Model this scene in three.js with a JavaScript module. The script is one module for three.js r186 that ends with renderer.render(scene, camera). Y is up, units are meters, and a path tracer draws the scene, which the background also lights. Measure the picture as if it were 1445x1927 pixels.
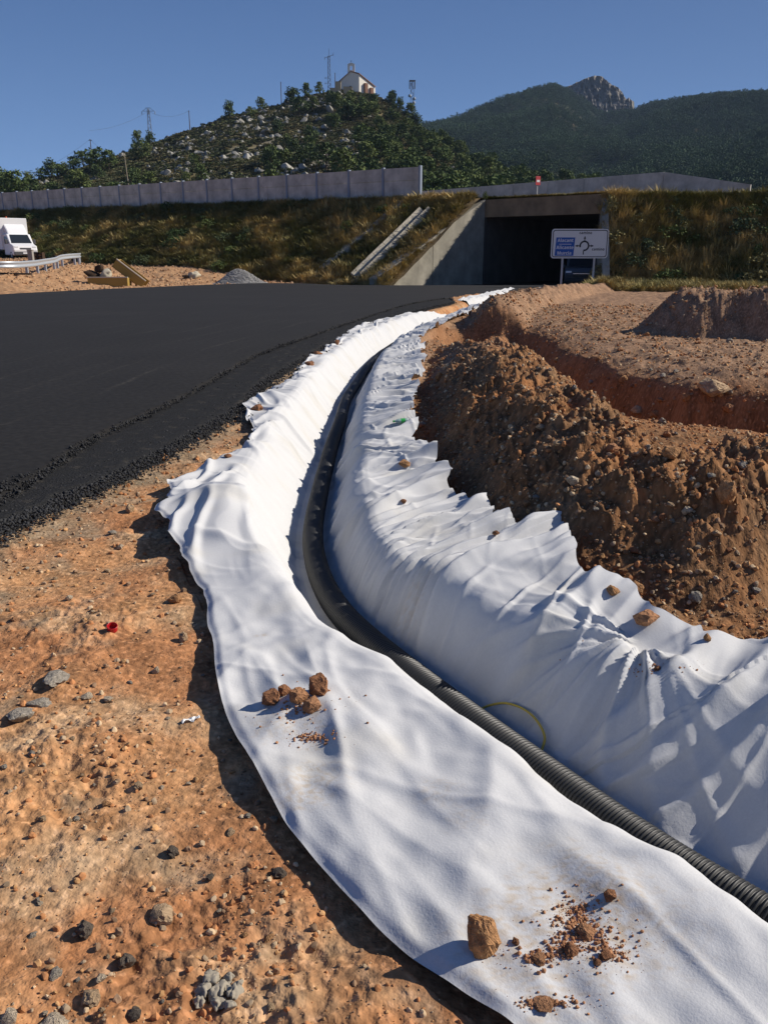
import * as THREE from 'three';
import { mergeGeometries, mergeVertices, toCreasedNormals } from 'three/addons/utils/BufferGeometryUtils.js';
import { RoundedBoxGeometry } from 'three/addons/geometries/RoundedBoxGeometry.js';
import { ConvexGeometry } from 'three/addons/geometries/ConvexGeometry.js';
import { FontLoader } from 'three/addons/loaders/FontLoader.js';
import { TextGeometry } from 'three/addons/geometries/TextGeometry.js';

// ---------------------------------------------------------------- camera, sky, sun, exposure
const scene = new THREE.Scene();
const EYE = 1.6, PITCH = 17.5 * Math.PI / 180, FOC = 1542;
const camera = new THREE.PerspectiveCamera(64.0, 767 / 1024, 0.05, 8000);
camera.position.set(0, EYE, 0);
camera.rotation.x = -PITCH;
camera.updateMatrixWorld();

const SUN = new THREE.Vector3(0.81, 0.575, -0.13).normalize();
const sun = new THREE.DirectionalLight(new THREE.Color(1.0, 0.93, 0.84), 5.0);
sun.position.copy(SUN).multiplyScalar(220).add(new THREE.Vector3(0, 0, -60));
sun.target.position.set(0, 0, -60);
sun.shadow.radius = 1;
sun.castShadow = true;
sun.shadow.mapSize.set(4096, 4096);
Object.assign(sun.shadow.camera, { left: -120, right: 120, top: 120, bottom: -120, near: 1, far: 600 });
scene.add(sun, sun.target);
{ // clear afternoon sky: paler towards the horizon and a little brighter round the sun
  const W = 512, H = 256, d = new Float32Array(W * H * 4), v = new THREE.Vector3();
  for (let j = 0; j < H; j++) for (let i = 0; i < W; i++) {
    const el = ((j + 0.5) / H - 0.5) * Math.PI, az = ((i + 0.5) / W - 0.5) * 2 * Math.PI;
    v.set(Math.cos(el) * Math.cos(az), Math.sin(el), Math.cos(el) * Math.sin(az));
    const t = Math.max(0, Math.sin(el)), k = Math.exp(-t * 5.5), g = Math.max(0, v.dot(SUN));
    const halo = 0.035 * Math.pow(g, 2) + 0.05 * Math.pow(g, 8) + 0.25 * Math.pow(g, 60);
    const o = (j * W + i) * 4;
    if (el < -0.02) { d[o] = 0.16; d[o + 1] = 0.14; d[o + 2] = 0.12; } else {
      d[o] = 0.026 + 0.185 * k + halo; d[o + 1] = 0.068 + 0.32 * k + halo * 0.95; d[o + 2] = 0.205 + 0.50 * k + halo * 0.85;
    }
    d[o + 3] = 1;
  }
  const tex = new THREE.DataTexture(d, W, H, THREE.RGBAFormat, THREE.FloatType);
  tex.mapping = THREE.EquirectangularReflectionMapping; tex.magFilter = THREE.LinearFilter; tex.minFilter = THREE.LinearFilter;
  tex.needsUpdate = true;
  scene.background = tex; scene.environment = tex;
}
scene.fog = new THREE.FogExp2(new THREE.Color(0.32, 0.43, 0.60), 0.00010);
const renderer = new THREE.WebGLRenderer({ antialias: true });
renderer.toneMapping = THREE.LinearToneMapping;
renderer.toneMappingExposure = 1.14;
renderer.shadowMap.enabled = true;

// ---------------------------------------------------------------- helpers
const { sin, cos, abs, max, min, PI, sqrt, exp, floor, hypot, atan2, pow } = Math;
const V3 = (x, y, z) => new THREE.Vector3(x, y, z);
const lerp = (a, b, t) => a + (b - a) * t;
const clamp = (x, a = 0, b = 1) => x < a ? a : x > b ? b : x;
const sst = (a, b, x) => { const t = clamp((x - a) / (b - a)); return t * t * (3 - 2 * t); };
function rng(seed) { let a = seed >>> 0; return () => { a = (a + 0x6D2B79F5) | 0; let t = Math.imul(a ^ (a >>> 15), 1 | a); t = (t + Math.imul(t ^ (t >>> 7), 61 | t)) ^ t; return ((t ^ (t >>> 14)) >>> 0) / 4294967296; }; }
const PERM = new Uint8Array(512); { const r = rng(77), p = [...Array(256).keys()]; for (let i = 255; i > 0; i--) { const j = floor(r() * (i + 1)); [p[i], p[j]] = [p[j], p[i]]; } for (let i = 0; i < 512; i++) PERM[i] = p[i & 255]; }
const GX = new Float32Array(256), GY = new Float32Array(256); for (let i = 0; i < 256; i++) { GX[i] = cos(i * 2.399963); GY[i] = sin(i * 2.399963); }
function ns(x, y, per = 256) { // gradient noise about -0.7..0.7, optional period
  const xi = floor(x), yi = floor(y), xf = x - xi, yf = y - yi;
  const m = (a) => ((a % per) + per) % per & 255;
  const x0 = m(xi), x1 = m(xi + 1), y0 = m(yi), y1 = m(yi + 1);
  const u = xf * xf * xf * (xf * (xf * 6 - 15) + 10), v = yf * yf * yf * (yf * (yf * 6 - 15) + 10);
  const a = PERM[PERM[x0] + y0], b = PERM[PERM[x1] + y0], c = PERM[PERM[x0] + y1], d = PERM[PERM[x1] + y1];
  const n0 = GX[a] * xf + GY[a] * yf, n1 = GX[b] * (xf - 1) + GY[b] * yf, n2 = GX[c] * xf + GY[c] * (yf - 1), n3 = GX[d] * (xf - 1) + GY[d] * (yf - 1);
  return (n0 + (n1 - n0) * u + ((n2 + (n3 - n2) * u) - (n0 + (n1 - n0) * u)) * v) * 1.4;
}
function fbm(x, y, o = 4, g = 0.5) { let s = 0, a = 1, n = 0; for (let i = 0; i < o; i++) { s += a * ns(x, y); n += a; a *= g; x = x * 2.03 + 17.3; y = y * 2.03 - 9.1; } return s / n; }
function ridge(x, y, o = 3) { let s = 0, a = 1, n = 0; for (let i = 0; i < o; i++) { s += a * (1 - 2 * abs(ns(x, y))); n += a; a *= 0.5; x = x * 2.1 + 5.7; y = y * 2.1 + 3.3; } return s / n; }
// sight lines: image position (photograph's own 1445 x 1927 grid) to places in the world
function ray(px, py) { const u = (px - 722.5) / FOC, v = (963.5 - py) / FOC; return V3(u, -sin(PITCH) + v * cos(PITCH), -cos(PITCH) - v * sin(PITCH)); }
function G(px, py, h = 0) { const r = ray(px, py), t = (h - EYE) / r.y; return V3(r.x * t, h, r.z * t); }
function PZ(px, py, Z) { const r = ray(px, py), t = -Z / r.z; return V3(r.x * t, EYE + r.y * t, -Z); }
function pick(px, py, hf, t0 = 1, t1 = 90, st = 1.004) { // first place where the sight line meets the height function
  const r = ray(px, py); let t = t0, last = t0;
  while (t < t1) { if (EYE + r.y * t < hf(r.x * t, r.z * t)) { let a = last, b = t; for (let k = 0; k < 18; k++) { const m = (a + b) / 2; if (EYE + r.y * m < hf(r.x * m, r.z * m)) b = m; else a = m; } return V3(r.x * b, hf(r.x * b, r.z * b), r.z * b); } last = t; t *= st; }
  return null;
}
const taken = {};
function numbered(n) { const k = taken[n] = (taken[n] ?? -1) + 1; return k ? n + '_' + String(k).padStart(3, '0') : n; }
function tag(o, label, category, group, kind) { if (label) o.userData.label = label; if (category) o.userData.category = category; if (group) o.userData.group = group; if (kind) o.userData.kind = kind; return o; }
function thing(name, label, category, pos, group) { const g = new THREE.Group(); g.name = numbered(name); scene.add(g); if (pos) g.position.copy(pos); return tag(g, label, category, group); }
function part(name, geo, m, parent) { const o = new THREE.Mesh(geo, m); o.name = name; parent.add(o); return o; }
function single(name, geo, m, label, category, group, kind) { const o = new THREE.Mesh(geo, m); o.name = numbered(name); scene.add(o); return tag(o, label, category, group, kind); }
function struct(name, geo, m, label) { const o = new THREE.Mesh(geo, m); o.name = numbered(name); scene.add(o); o.userData.kind = 'structure'; o.userData.label = label; o.userData.category = name.replace(/_/g, ' '); return o; }
function copyOf(root, label, group) { const c = root.clone(); c.name = numbered(root.name.replace(/_\d{3}$/, '')); c.userData = { ...root.userData }; scene.add(c); if (label) c.userData.label = label; if (group) c.userData.group = group; return c; }
const lin = (r, g, b) => new THREE.Color().setRGB(r, g, b);
const mat = (c, rough = 0.9, extra = {}) => new THREE.MeshPhysicalMaterial({ color: c, roughness: rough, side: THREE.DoubleSide, specularIntensity: rough >= 0.85 ? 0.3 : 1, ...extra });
function box(w, h, d, x = 0, y = 0, z = 0, r = 0) { const g = r > 0 ? new RoundedBoxGeometry(w, h, d, 2, r) : new THREE.BoxGeometry(w, h, d); g.translate(x, y, z); return g; }
function cyl(r0, r1, h, n = 12) { return new THREE.CylinderGeometry(r0, r1, h, n); }
function bar(a, b, w, w2 = w) { // square bar between two points
  const d = b.clone().sub(a), L = d.length(), g = new THREE.BoxGeometry(w, L, w2);
  g.applyQuaternion(new THREE.Quaternion().setFromUnitVectors(V3(0, 1, 0), d.normalize())); g.translate((a.x + b.x) / 2, (a.y + b.y) / 2, (a.z + b.z) / 2); return g;
}
const plain = (g) => { const q = g.index ? g.toNonIndexed() : g; for (const k of Object.keys(q.attributes)) if (k !== 'position' && k !== 'normal') q.deleteAttribute(k); return q; };
const merge = (a) => mergeGeometries(a.map(plain));
function gridGeo(nu, nv, fn, col) { // fn(i,j) -> [x,y,z,u,v]
  const P = new Float32Array(nu * nv * 3), U = new Float32Array(nu * nv * 2), C = col ? new Float32Array(nu * nv * 3) : null, I = new Uint32Array((nu - 1) * (nv - 1) * 6);
  for (let j = 0, k = 0; j < nv; j++) for (let i = 0; i < nu; i++, k++) { const q = fn(i, j); P[k * 3] = q[0]; P[k * 3 + 1] = q[1]; P[k * 3 + 2] = q[2]; U[k * 2] = q[3]; U[k * 2 + 1] = q[4]; if (C) { const c = col(q[0], q[1], q[2], i, j); C[k * 3] = c[0]; C[k * 3 + 1] = c[1]; C[k * 3 + 2] = c[2]; } }
  for (let j = 0, k = 0; j < nv - 1; j++) for (let i = 0; i < nu - 1; i++) { const a = j * nu + i; I[k++] = a; I[k++] = a + 1; I[k++] = a + nu; I[k++] = a + 1; I[k++] = a + nu + 1; I[k++] = a + nu; }
  const g = new THREE.BufferGeometry(); g.setAttribute('position', new THREE.BufferAttribute(P, 3)); g.setAttribute('uv', new THREE.BufferAttribute(U, 2)); if (C) g.setAttribute('color', new THREE.BufferAttribute(C, 3));
  g.setIndex(new THREE.BufferAttribute(I, 1)); g.computeVertexNormals(); return g;
}
function dtex(N, fn, srgb, rx = 1, ry = 1) { // repeating computed texture, fn(u,v) -> grey or [r,g,b] in 0..1
  const d = new Uint8Array(N * N * 4);
  for (let j = 0, k = 0; j < N; j++) for (let i = 0; i < N; i++, k += 4) { const c = fn(i / N, j / N); if (c.length) { d[k] = clamp(c[0]) * 255; d[k + 1] = clamp(c[1]) * 255; d[k + 2] = clamp(c[2]) * 255; } else d[k] = d[k + 1] = d[k + 2] = clamp(c) * 255; d[k + 3] = 255; }
  const t = new THREE.DataTexture(d, N, N); t.wrapS = t.wrapT = THREE.RepeatWrapping; t.magFilter = THREE.LinearFilter; t.minFilter = THREE.LinearMipmapLinearFilter; t.generateMipmaps = true; t.repeat.set(rx, ry); if (srgb) t.colorSpace = THREE.SRGBColorSpace; t.needsUpdate = true; return t;
}
function tf(u, v, base, oct, g = 0.55) { let s = 0, a = 1, n = 0, f = base; for (let k = 0; k < oct; k++) { s += a * ns(u * f + k * 3.7, v * f + k * 1.9, f); n += a; a *= g; f *= 2; } return s / n; }
function rockGeo(seed, detail = 2, rough = 0.35, facets = 6, crease = 0, deep = 0.55) {
  const r = rng(seed), cuts = [...Array(facets)].map(() => [V3(r() - .5, r() - .5, r() - .5).normalize(), deep + r() * 0.35]);
  let g = new THREE.IcosahedronGeometry(1, detail); g.deleteAttribute('uv'); g.deleteAttribute('normal'); g = mergeVertices(g, 1e-4);
  const p = g.attributes.position, v = new THREE.Vector3(), o = r() * 50;
  for (let i = 0; i < p.count; i++) {
    v.fromBufferAttribute(p, i); const k = 1 + rough * (ns(v.x * 1.3 + o, v.y * 1.3 + v.z * 1.7 + o) + 0.5 * ns(v.x * 3.1 - o, v.z * 3.3 + v.y * 2.9) + 0.3 * ns(v.x * 7 + o, v.z * 7 - v.y * 6.3)); v.multiplyScalar(k);
    for (const [n, d] of cuts) { const q = v.dot(n); if (q > d) v.addScaledVector(n, (d - q) * 0.85); }
    p.setXYZ(i, v.x, v.y, v.z);
  }
  const uv = new Float32Array(p.count * 2); for (let i = 0; i < p.count; i++) { uv[i * 2] = p.getX(i) * 0.42 + p.getY(i) * 0.2; uv[i * 2 + 1] = p.getZ(i) * 0.42 - p.getY(i) * 0.33; } g.setAttribute('uv', new THREE.BufferAttribute(uv, 2));
  g.computeVertexNormals(); return crease ? toCreasedNormals(g, crease) : g;
}
function hullRock(seed, pts) { // angular broken lump: a hull of a few corners, split finer and roughened
  const r = rng(seed); if (!pts) { pts = []; for (let k = 0; k < 15; k++) { const y = 1 - 2 * (k + 0.5) / 15, a = k * 2.4 + r() * 0.9, q = sqrt(1 - y * y), s = 0.72 + 0.4 * r(); pts.push([cos(a) * q * s, y * s, sin(a) * q * s]); } }
  let tri = [...plain(new ConvexGeometry(pts.map(p => V3(...p)))).attributes.position.array]; const o = r() * 60;
  for (let k = 0; k < 3; k++) { const t = []; for (let i = 0; i < tri.length; i += 9) { const A = tri.slice(i, i + 3), B = tri.slice(i + 3, i + 6), C = tri.slice(i + 6, i + 9), m = (p, q) => [(p[0] + q[0]) / 2, (p[1] + q[1]) / 2, (p[2] + q[2]) / 2], D = m(A, B), E = m(B, C), F = m(C, A); t.push(...A, ...D, ...F, ...D, ...B, ...E, ...F, ...E, ...C, ...D, ...E, ...F); } tri = t; }
  for (let i = 0; i < tri.length; i += 3) { const [x, y, z] = [tri[i], tri[i + 1], tri[i + 2]], n = 1 + 0.07 * ns(x * 3 + o, y * 3 + z * 2.1) + 0.06 * ns(x * 8 - o, z * 8 + y * 7) + 0.04 * ns(x * 17 + y * 9, z * 17 - y * 13 + o); tri[i] *= n; tri[i + 1] *= n; tri[i + 2] *= n; }
  let g = new THREE.BufferGeometry(); g.setAttribute('position', new THREE.Float32BufferAttribute(tri, 3)); const uv = []; for (let i = 0; i < tri.length; i += 3) uv.push(tri[i] * 0.42 + tri[i + 1] * 0.2, tri[i + 2] * 0.42 - tri[i + 1] * 0.33); g.setAttribute('uv', new THREE.Float32BufferAttribute(uv, 2)); g.computeVertexNormals(); return toCreasedNormals(g, 0.55);
}
function leafCloud(seed, clumps, per, size, place, flat = 0.6) { // many small leaf faces gathered in clumps
  const r = rng(seed), P = [], a = V3(), b = V3(), c = V3(), q = V3();
  for (let k = 0; k < clumps; k++) {
    const [x, y, z, cr] = place(r, k);
    for (let i = 0; i < per; i++) {
      do q.set(r() * 2 - 1, r() * 2 - 1, r() * 2 - 1); while (q.lengthSq() > 1); q.multiplyScalar(cr); q.y *= flat + 0.2; q.x += x; q.y += y; q.z += z;
      a.set(r() - .5, r() - .5, r() - .5).normalize().multiplyScalar(size * (0.6 + r() * 0.8)); b.set(r() - .5, r() - .5, r() - .5).normalize().cross(a).normalize().multiplyScalar(size * (0.35 + r() * 0.4));
      P.push(q.x - a.x, q.y - a.y, q.z - a.z, q.x + b.x, q.y + b.y, q.z + b.z, q.x + a.x, q.y + a.y, q.z + a.z);
      if (r() < 0.6) { c.copy(a).multiplyScalar(0.4); P.push(q.x - a.x, q.y - a.y, q.z - a.z, q.x + a.x, q.y + a.y, q.z + a.z, q.x - b.x + c.x, q.y - b.y + c.y, q.z - b.z + c.z); }
    }
  }
  const g = new THREE.BufferGeometry(); g.setAttribute('position', new THREE.Float32BufferAttribute(P, 3)); g.computeVertexNormals(); return g;
}
const M4 = new THREE.Matrix4(), Q4 = new THREE.Quaternion(), E4 = new THREE.Euler(), S4 = new THREE.Vector3(), P4 = new THREE.Vector3();
function scatter(name, geo, m, n, fn, label, category, parent) { // uncountable small pieces; fn(k) -> {p, s:[x,y,z], e:[..], c}
  const list = []; for (let k = 0; k < n; k++) { const q = fn(k); if (q) list.push(q); }
  const im = new THREE.InstancedMesh(geo, m, list.length);
  list.forEach((q, k) => { P4.copy(q.p); E4.set(...q.e); Q4.setFromEuler(E4); S4.set(...q.s); im.setMatrixAt(k, M4.compose(P4, Q4, S4)); im.setColorAt(k, q.c); });
  im.name = parent ? name : numbered(name); im.userData.kind = 'stuff'; if (!parent) { im.userData.label = label; im.userData.category = category; }
  (parent || scene).add(im); return im;
}
// ---------------------------------------------------------------- the lie of the land: trench line, spoil ridge, ditch, bank
const TL = []; // trench centre line in plan
{
  const a = [[1445, 1735], [1297, 1650], [1164, 1560], [964, 1412], [809, 1296], [700, 1213], [637, 1153], [604, 1095], [592, 1050], [588, 1000], [598, 930], [618, 860], [640, 790], [660, 740], [685, 700]].map(([x, y]) => G(x, y, -0.32));
  const d = a[0].clone().sub(a[2]).normalize();
  const pts = [a[0].clone().addScaledVector(d, 2.6), a[0].clone().addScaledVector(d, 1.2), ...a, V3(-0.02, 0, -16.8), V3(0.75, 0, -20.6), V3(2.45, 0, -26.6), V3(5.9, 0, -37), V3(6.9, 0, -40)];
  pts.forEach(p => p.y = 0);
  const c = new THREE.CatmullRomCurve3(pts, false, 'centripetal'), N = 1600; c.arcLengthDivisions = 4000;
  for (let i = 0; i < N; i++) TL.push(c.getPointAt(i / (N - 1)));
  for (let k = 0; k < 60; k++) for (let i = 1; i < N - 1; i++) { TL[i].x = (TL[i - 1].x + 2 * TL[i].x + TL[i + 1].x) / 4; TL[i].z = (TL[i - 1].z + 2 * TL[i].z + TL[i + 1].z) / 4; }
}
const TN = TL.length, TS = new Float32Array(TN), TTX = new Float32Array(TN), TTZ = new Float32Array(TN);
for (let i = 1; i < TN; i++) TS[i] = TS[i - 1] + TL[i].distanceTo(TL[i - 1]);
for (let i = 0; i < TN; i++) { const a = TL[max(0, i - 14)], b = TL[min(TN - 1, i + 14)], L = hypot(b.x - a.x, b.z - a.z); TTX[i] = (b.x - a.x) / L; TTZ[i] = (b.z - a.z) / L; }
const TEND = TS[TN - 1], TSTEP = TEND / (TN - 1);
function toSD(x, z) { // nearest place along the trench and the distance to its right
  let bi = 0, bd = 1e9; for (let i = 0; i < TN; i += 20) { const dx = x - TL[i].x, dz = z - TL[i].z, d = dx * dx + dz * dz; if (d < bd) { bd = d; bi = i; } }
  const lo = max(0, bi - 20), hi = min(TN - 1, bi + 20); for (let i = lo; i <= hi; i++) { const dx = x - TL[i].x, dz = z - TL[i].z, d = dx * dx + dz * dz; if (d < bd) { bd = d; bi = i; } }
  return [bi, (x - TL[bi].x) * -TTZ[bi] + (z - TL[bi].z) * TTX[bi], clamp(bi + ((x - TL[bi].x) * TTX[bi] + (z - TL[bi].z) * TTZ[bi]) / TSTEP, 0, TN - 1.001)];
}
const tb = (T, f) => { const i = f | 0, t = f - i; return T[i] + (T[i + 1] - T[i]) * t; };
function alongTable(pix, h, smooth = 0.08) { // offset from the centre line for every place along it
  const q = pix.map(([x, y]) => { const p = G(x, y, h), [i, d] = toSD(p.x, p.z); return [TS[i], d]; }).sort((a, b) => a[0] - b[0]);
  const t = new Float32Array(TN); let k = 0;
  for (let i = 0; i < TN; i++) { const s = TS[i]; while (k < q.length - 2 && q[k + 1][0] < s) k++; const u = clamp((s - q[k][0]) / max(1e-4, q[k + 1][0] - q[k][0])); t[i] = lerp(q[k][1], q[k + 1][1], u); }
  const w = max(1, Math.round(smooth / TSTEP)), o = new Float32Array(TN);
  for (let i = 0; i < TN; i++) { let s = 0, n = 0; for (let j = max(0, i - w); j <= min(TN - 1, i + w); j++) { s += t[j]; n++; } o[i] = s / n; } return o;
}
const dEL = alongTable([[1010, 1960], [970, 1927], [850, 1850], [740, 1765], [640, 1660], [560, 1570], [490, 1460], [440, 1370], [412, 1300], [400, 1200], [388, 1120], [350, 1050], [318, 985], [303, 945], [330, 905], [395, 870], [440, 850], [495, 826], [455, 770], [500, 737], [550, 715], [562, 690], [600, 665], [640, 650], [690, 608], [762, 592], [828, 577]], 0.0, 0.07);
const dER = alongTable([[870, 600], [830, 625], [795, 690], [778, 770], [772, 795], [790, 830], [840, 890], [862, 935], [930, 975], [970, 1010], [1045, 1020], [1070, 1050], [1092, 1100], [1160, 1125], [1240, 1155], [1310, 1180], [1330, 1208], [1400, 1190], [1445, 1205]], 0.05, 0.05);
const dLL = alongTable([[1445, 1760], [1290, 1640], [1130, 1520], [980, 1395], [860, 1310], [720, 1240], [600, 1175], [520, 1060], [449, 914], [532, 775], [613, 677]], 0.02, 0.25);
const dLR = alongTable([[690, 720], [675, 780], [668, 850], [670, 920], [690, 1000], [760, 1060], [860, 1120], [960, 1160], [1047, 1193], [1110, 1223], [1230, 1263], [1445, 1330]], 0.02, 0.25);
for (let i = 0; i < TN; i++) { const far = sst(13, 16, -TL[i].z); dEL[i] = lerp(dEL[i], min(dEL[i], -0.95), sst(0, 1, far) * 0.6); dER[i] = lerp(dER[i], 0.85, far); dLR[i] = max(0.31, lerp(dLR[i] * 1.08 + 0.02, 0.38, far)); dLL[i] = min(-0.38, dLL[i]); if (dEL[i] > dLL[i] - 0.14) dEL[i] = dLL[i] - 0.14; if (dER[i] < dLR[i] + 0.14) dER[i] = dLR[i] + 0.14; }
const FLOOR = -0.40, FL = -0.15, FR = 0.12;
function polyD(pts, x, z) { // distance to a polyline, with the value carried by its points and the side
  let best = 1e9, val = 0, side = 1;
  for (let i = 0; i < pts.length - 1; i++) { const [ax, az, av] = pts[i], [bx, bz, bv] = pts[i + 1], dx = bx - ax, dz = bz - az, t = clamp(((x - ax) * dx + (z - az) * dz) / (dx * dx + dz * dz)), ex = x - ax - dx * t, ez = z - az - dz * t, d = ex * ex + ez * ez; if (d < best) { best = d; val = lerp(av, bv, t); side = ex * -dz + ez * dx > 0 ? 1 : -1; } }
  return [sqrt(best), val, side];
}
function inPoly(P, x, z) { let c = false; for (let i = 0, j = P.length - 1; i < P.length; j = i++) if ((P[i][1] > z) !== (P[j][1] > z) && x < (P[j][0] - P[i][0]) * (z - P[i][1]) / (P[j][1] - P[i][1]) + P[i][0]) c = !c; return c; }
const pl = (px, py, h, v = h) => { const p = G(px, py, h); return [p.x, p.z, v]; };
const SPOIL = [[5.5, -2.6, 0.72], [3.6, -4.3, 0.72], pl(1445, 800, .64), pl(1300, 848, .55), pl(1210, 850, .52), pl(1150, 808, .56), pl(1080, 750, .62), pl(1000, 690, .63), pl(940, 638, .60), pl(900, 596, .50), [3.3, -23, .42], [5.6, -29, .40], [8.2, -34.6, .34], [10.5, -38, .2]];
const DITCH = [[2.35, -19.2, .55], [2.3, -15.5, .7], [2.45, -12.2, .78], [3.1, -10.2, .8], [4.6, -9.3, .7], [6.5, -9.0, .62], [9.5, -9.2, .6]];
const HEAP2 = [[6.4, -16.9, .72], [8.0, -16.2, .9], [10.5, -16.2, .95], [14, -16.5, .9]];
const PLATF = [[-70, -35], [-21.5, -38.6], [-18.7, -41.2], [-17.6, -45], [-18.2, -49], [-21, -58], [-26, -70], [-30, -84], [-70, -100]];
const ND = [0.767, 0.641], NN = [-0.641, 0.767], OX = 2.3, OZ = -56; // embankment line and its outward normal
const EN = (e, n, h = 0) => V3(OX + ND[0] * e + NN[0] * n, h, OZ + ND[1] * e + NN[1] * n);
const toEN = (x, z) => [(x - OX) * ND[0] + (z - OZ) * ND[1], (x - OX) * NN[0] + (z - OZ) * NN[1]];
// road edges
const NEAR_EDGE = [[-3.6, 8], [-3.1, 1], [-2.85, -3], ...[[0, 928], [167, 823], [333, 747], [482, 665], [562, 637], [682, 597], [782, 568], [900, 553]].map(([x, y]) => { const p = G(x, y, 0.07); return [p.x, p.z]; }), [8.6, -43], [11.3, -47.4], [13.5, -50.6], [24, -63]];
const BASE_EDGE = [[-3.0, 8], [-2.75, 1], [-2.5, -3], ...[[0, 990], [110, 937], [233, 886], [353, 822], [443, 772], [482, 732], [549, 687], [682, 617], [765, 590], [849, 570], [930, 553]].map(([x, y]) => { const p = G(x, y, 0.01); return [p.x, p.z]; }), [9.0, -43]];
const FAR_EDGE = [[-20, 8], [-18.5, -8], [-17, -22], ...[[0, 556], [260, 543], [480, 534.5]].map(([x, y]) => { const p = G(x, y, 0.0); return [p.x, p.z]; }), [-4.2, -48.5], [-0.6, -47.2], [2.6, -49.8], [6.0, -53.1], [8, -55.6], [17.5, -67]];
const curve2 = (a) => new THREE.CatmullRomCurve3(a.map(([x, z]) => V3(x, 0, z)), false, 'centripetal');
const ROAD_POLY = [...curve2(NEAR_EDGE).getPoints(60).map(p => [p.x, p.z]), ...curve2(FAR_EDGE).getPoints(60).map(p => [p.x, p.z]).reverse()];
const NE_PTS = curve2(NEAR_EDGE).getPoints(120).map(p => [p.x, p.z, 0]), BE_PTS = curve2(BASE_EDGE).getPoints(120).map(p => [p.x, p.z, 0]);
const dip = (x, z) => -0.28 * sst(42, 51.5, -z) * sst(-8, 0, x);
function bigH(x, z) { // large forms without clods
  let h = -0.06;
  const near = z > -60 && x > -4;
  if (near) {
    const w = 0.18 * ns(x * 0.9, z * 0.9) + 0.1 * ns(x * 2.3 + 9, z * 2.3);
    const [d, v] = polyD(SPOIL, x + w * 0.4, z + w * 0.4), W = 0.30 + v * 1.0, u = d / W;
    h += (v + 0.06) * (1 + 0.28 * w) * pow(clamp(1 - u), 0.92) * (u < 0.22 ? 1 - 0.18 * (1 - u / 0.22) : 1);
    const [d2, v2, sd] = polyD(DITCH, x + w * 0.5, z + w * 0.3); h -= v2 * (1 - sst(0.75, 1.18, d2 + 0.3 * w)) + 0.12 * (1 - sst(1, 2.2, d2));
    if (x > 2.4 && z < -9.5) h += 0.10 * sst(1.0, 1.6, d2);
    const [d3, v3] = polyD(HEAP2, x + w, z + w); h += v3 * (1 - sst(0.35, 1.35, d3 + 0.7 * w));
  }
  if (x < -8 && z < -25) { // raised bank carrying the side road
    const inside = inPoly(PLATF, x, z); let d = 0; if (!inside) { d = polyD([...PLATF, PLATF[0]], x, z)[0]; }
    const H = 0.5 + 0.75 * sst(43, 74, -z); h += (H + 0.06) * pow(1 - clamp(d / 4.6), 1.2); if (inside) return h; }
  const [e, n] = toEN(x, z);
  if (n < 22 && e < 4) h += 0.85 * sst(16, 8, n) * sst(-3, -14, e) * clamp((0.9 - h) / 0.9);
  return h + dip(x, z);
}
function baseH(x, z) {
  let h = bigH(x, z);
  const r = hypot(x, z);
  if (inPoly(ROAD_POLY, x, z)) return min(h, -0.05 + dip(x, z));
  const m = clamp((h + 0.02) / 0.25);
  if (r < 60) {
    h += 0.034 * fbm(x * 0.9 + 3, z * 0.9, 2) * (1 + 1.5 * m);
    if (r < 35) { const cl = max(m, sst(-0.25, 0.4, ns(x * 1.3 + 40, z * 1.3))); if (x < 0.6) { const ru = x * 0.86 - z * 0.5, rv = x * 0.5 + z * 0.86; h += 0.022 * ns(ru * 0.9, rv * 3.4 + 0.6 * ns(ru * 1.1, 3.3)) + 0.008 * ns(ru * 2, rv * 9); } h += (0.014 + 0.05 * m) * ridge(x * 2.6, z * 2.6, 2) * (0.4 + cl) + (0.022 + 0.03 * m) * fbm(x * 7, z * 7, 3) * (0.25 + cl) + (r < 20 ? (0.010 + 0.020 * m) * (fbm(x * 22, z * 22, 3) + 0.6 * ridge(x * 17, z * 17, 1)) * (0.12 + 1.0 * cl) : 0); } if (z < -9 && x > 1.5) h += 0.07 * ridge(x * 1.1, z * 1.1, 3) * (0.4 + m) + 0.05 * fbm(x * 3, z * 3, 3);
    if (x < -2 && z < -30) h += 0.12 * fbm(x * 0.8, z * 0.8, 3) + 0.08 * ridge(x * 1.7, z * 1.7, 2);
  }
  return h;
}
// cloth heights at both hems follow the ground they lie on
const hEL = new Float32Array(TN), hER = new Float32Array(TN), hLL = new Float32Array(TN), hLR = new Float32Array(TN);
for (let i = 0; i < TN; i++) {
  const at = (d) => V3(TL[i].x - TTZ[i] * d, 0, TL[i].z + TTX[i] * d), a = at(dEL[i] + 0.05), b = at(dER[i]), nz = sst(2.8, 4.5, -TL[i].z);
  hEL[i] = bigH(a.x, a.z) + 0.058; hER[i] = clamp(bigH(b.x, b.z) + 0.06, 0.05, 0.20); hLL[i] = 0.02 + 0.02 * ns(TS[i] * 0.7, 4.4) + 0.025 * (1 - nz); hLR[i] = -0.045 + 0.35 * hER[i] + 0.02 * ns(TS[i] * 0.9, 14.4) + 0.02 * (1 - nz);
}
for (const t of [hEL, hER]) { const c = t.slice(); for (let i = 0; i < TN; i++) { let s = 0, n = 0; for (let j = max(0, i - 14); j <= min(TN - 1, i + 14); j++) { s += c[j]; n++; } t[i] = s / n; } }
const wall = (t) => 0.7 * t + 0.3 * t * t * (3 - 2 * t);
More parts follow.
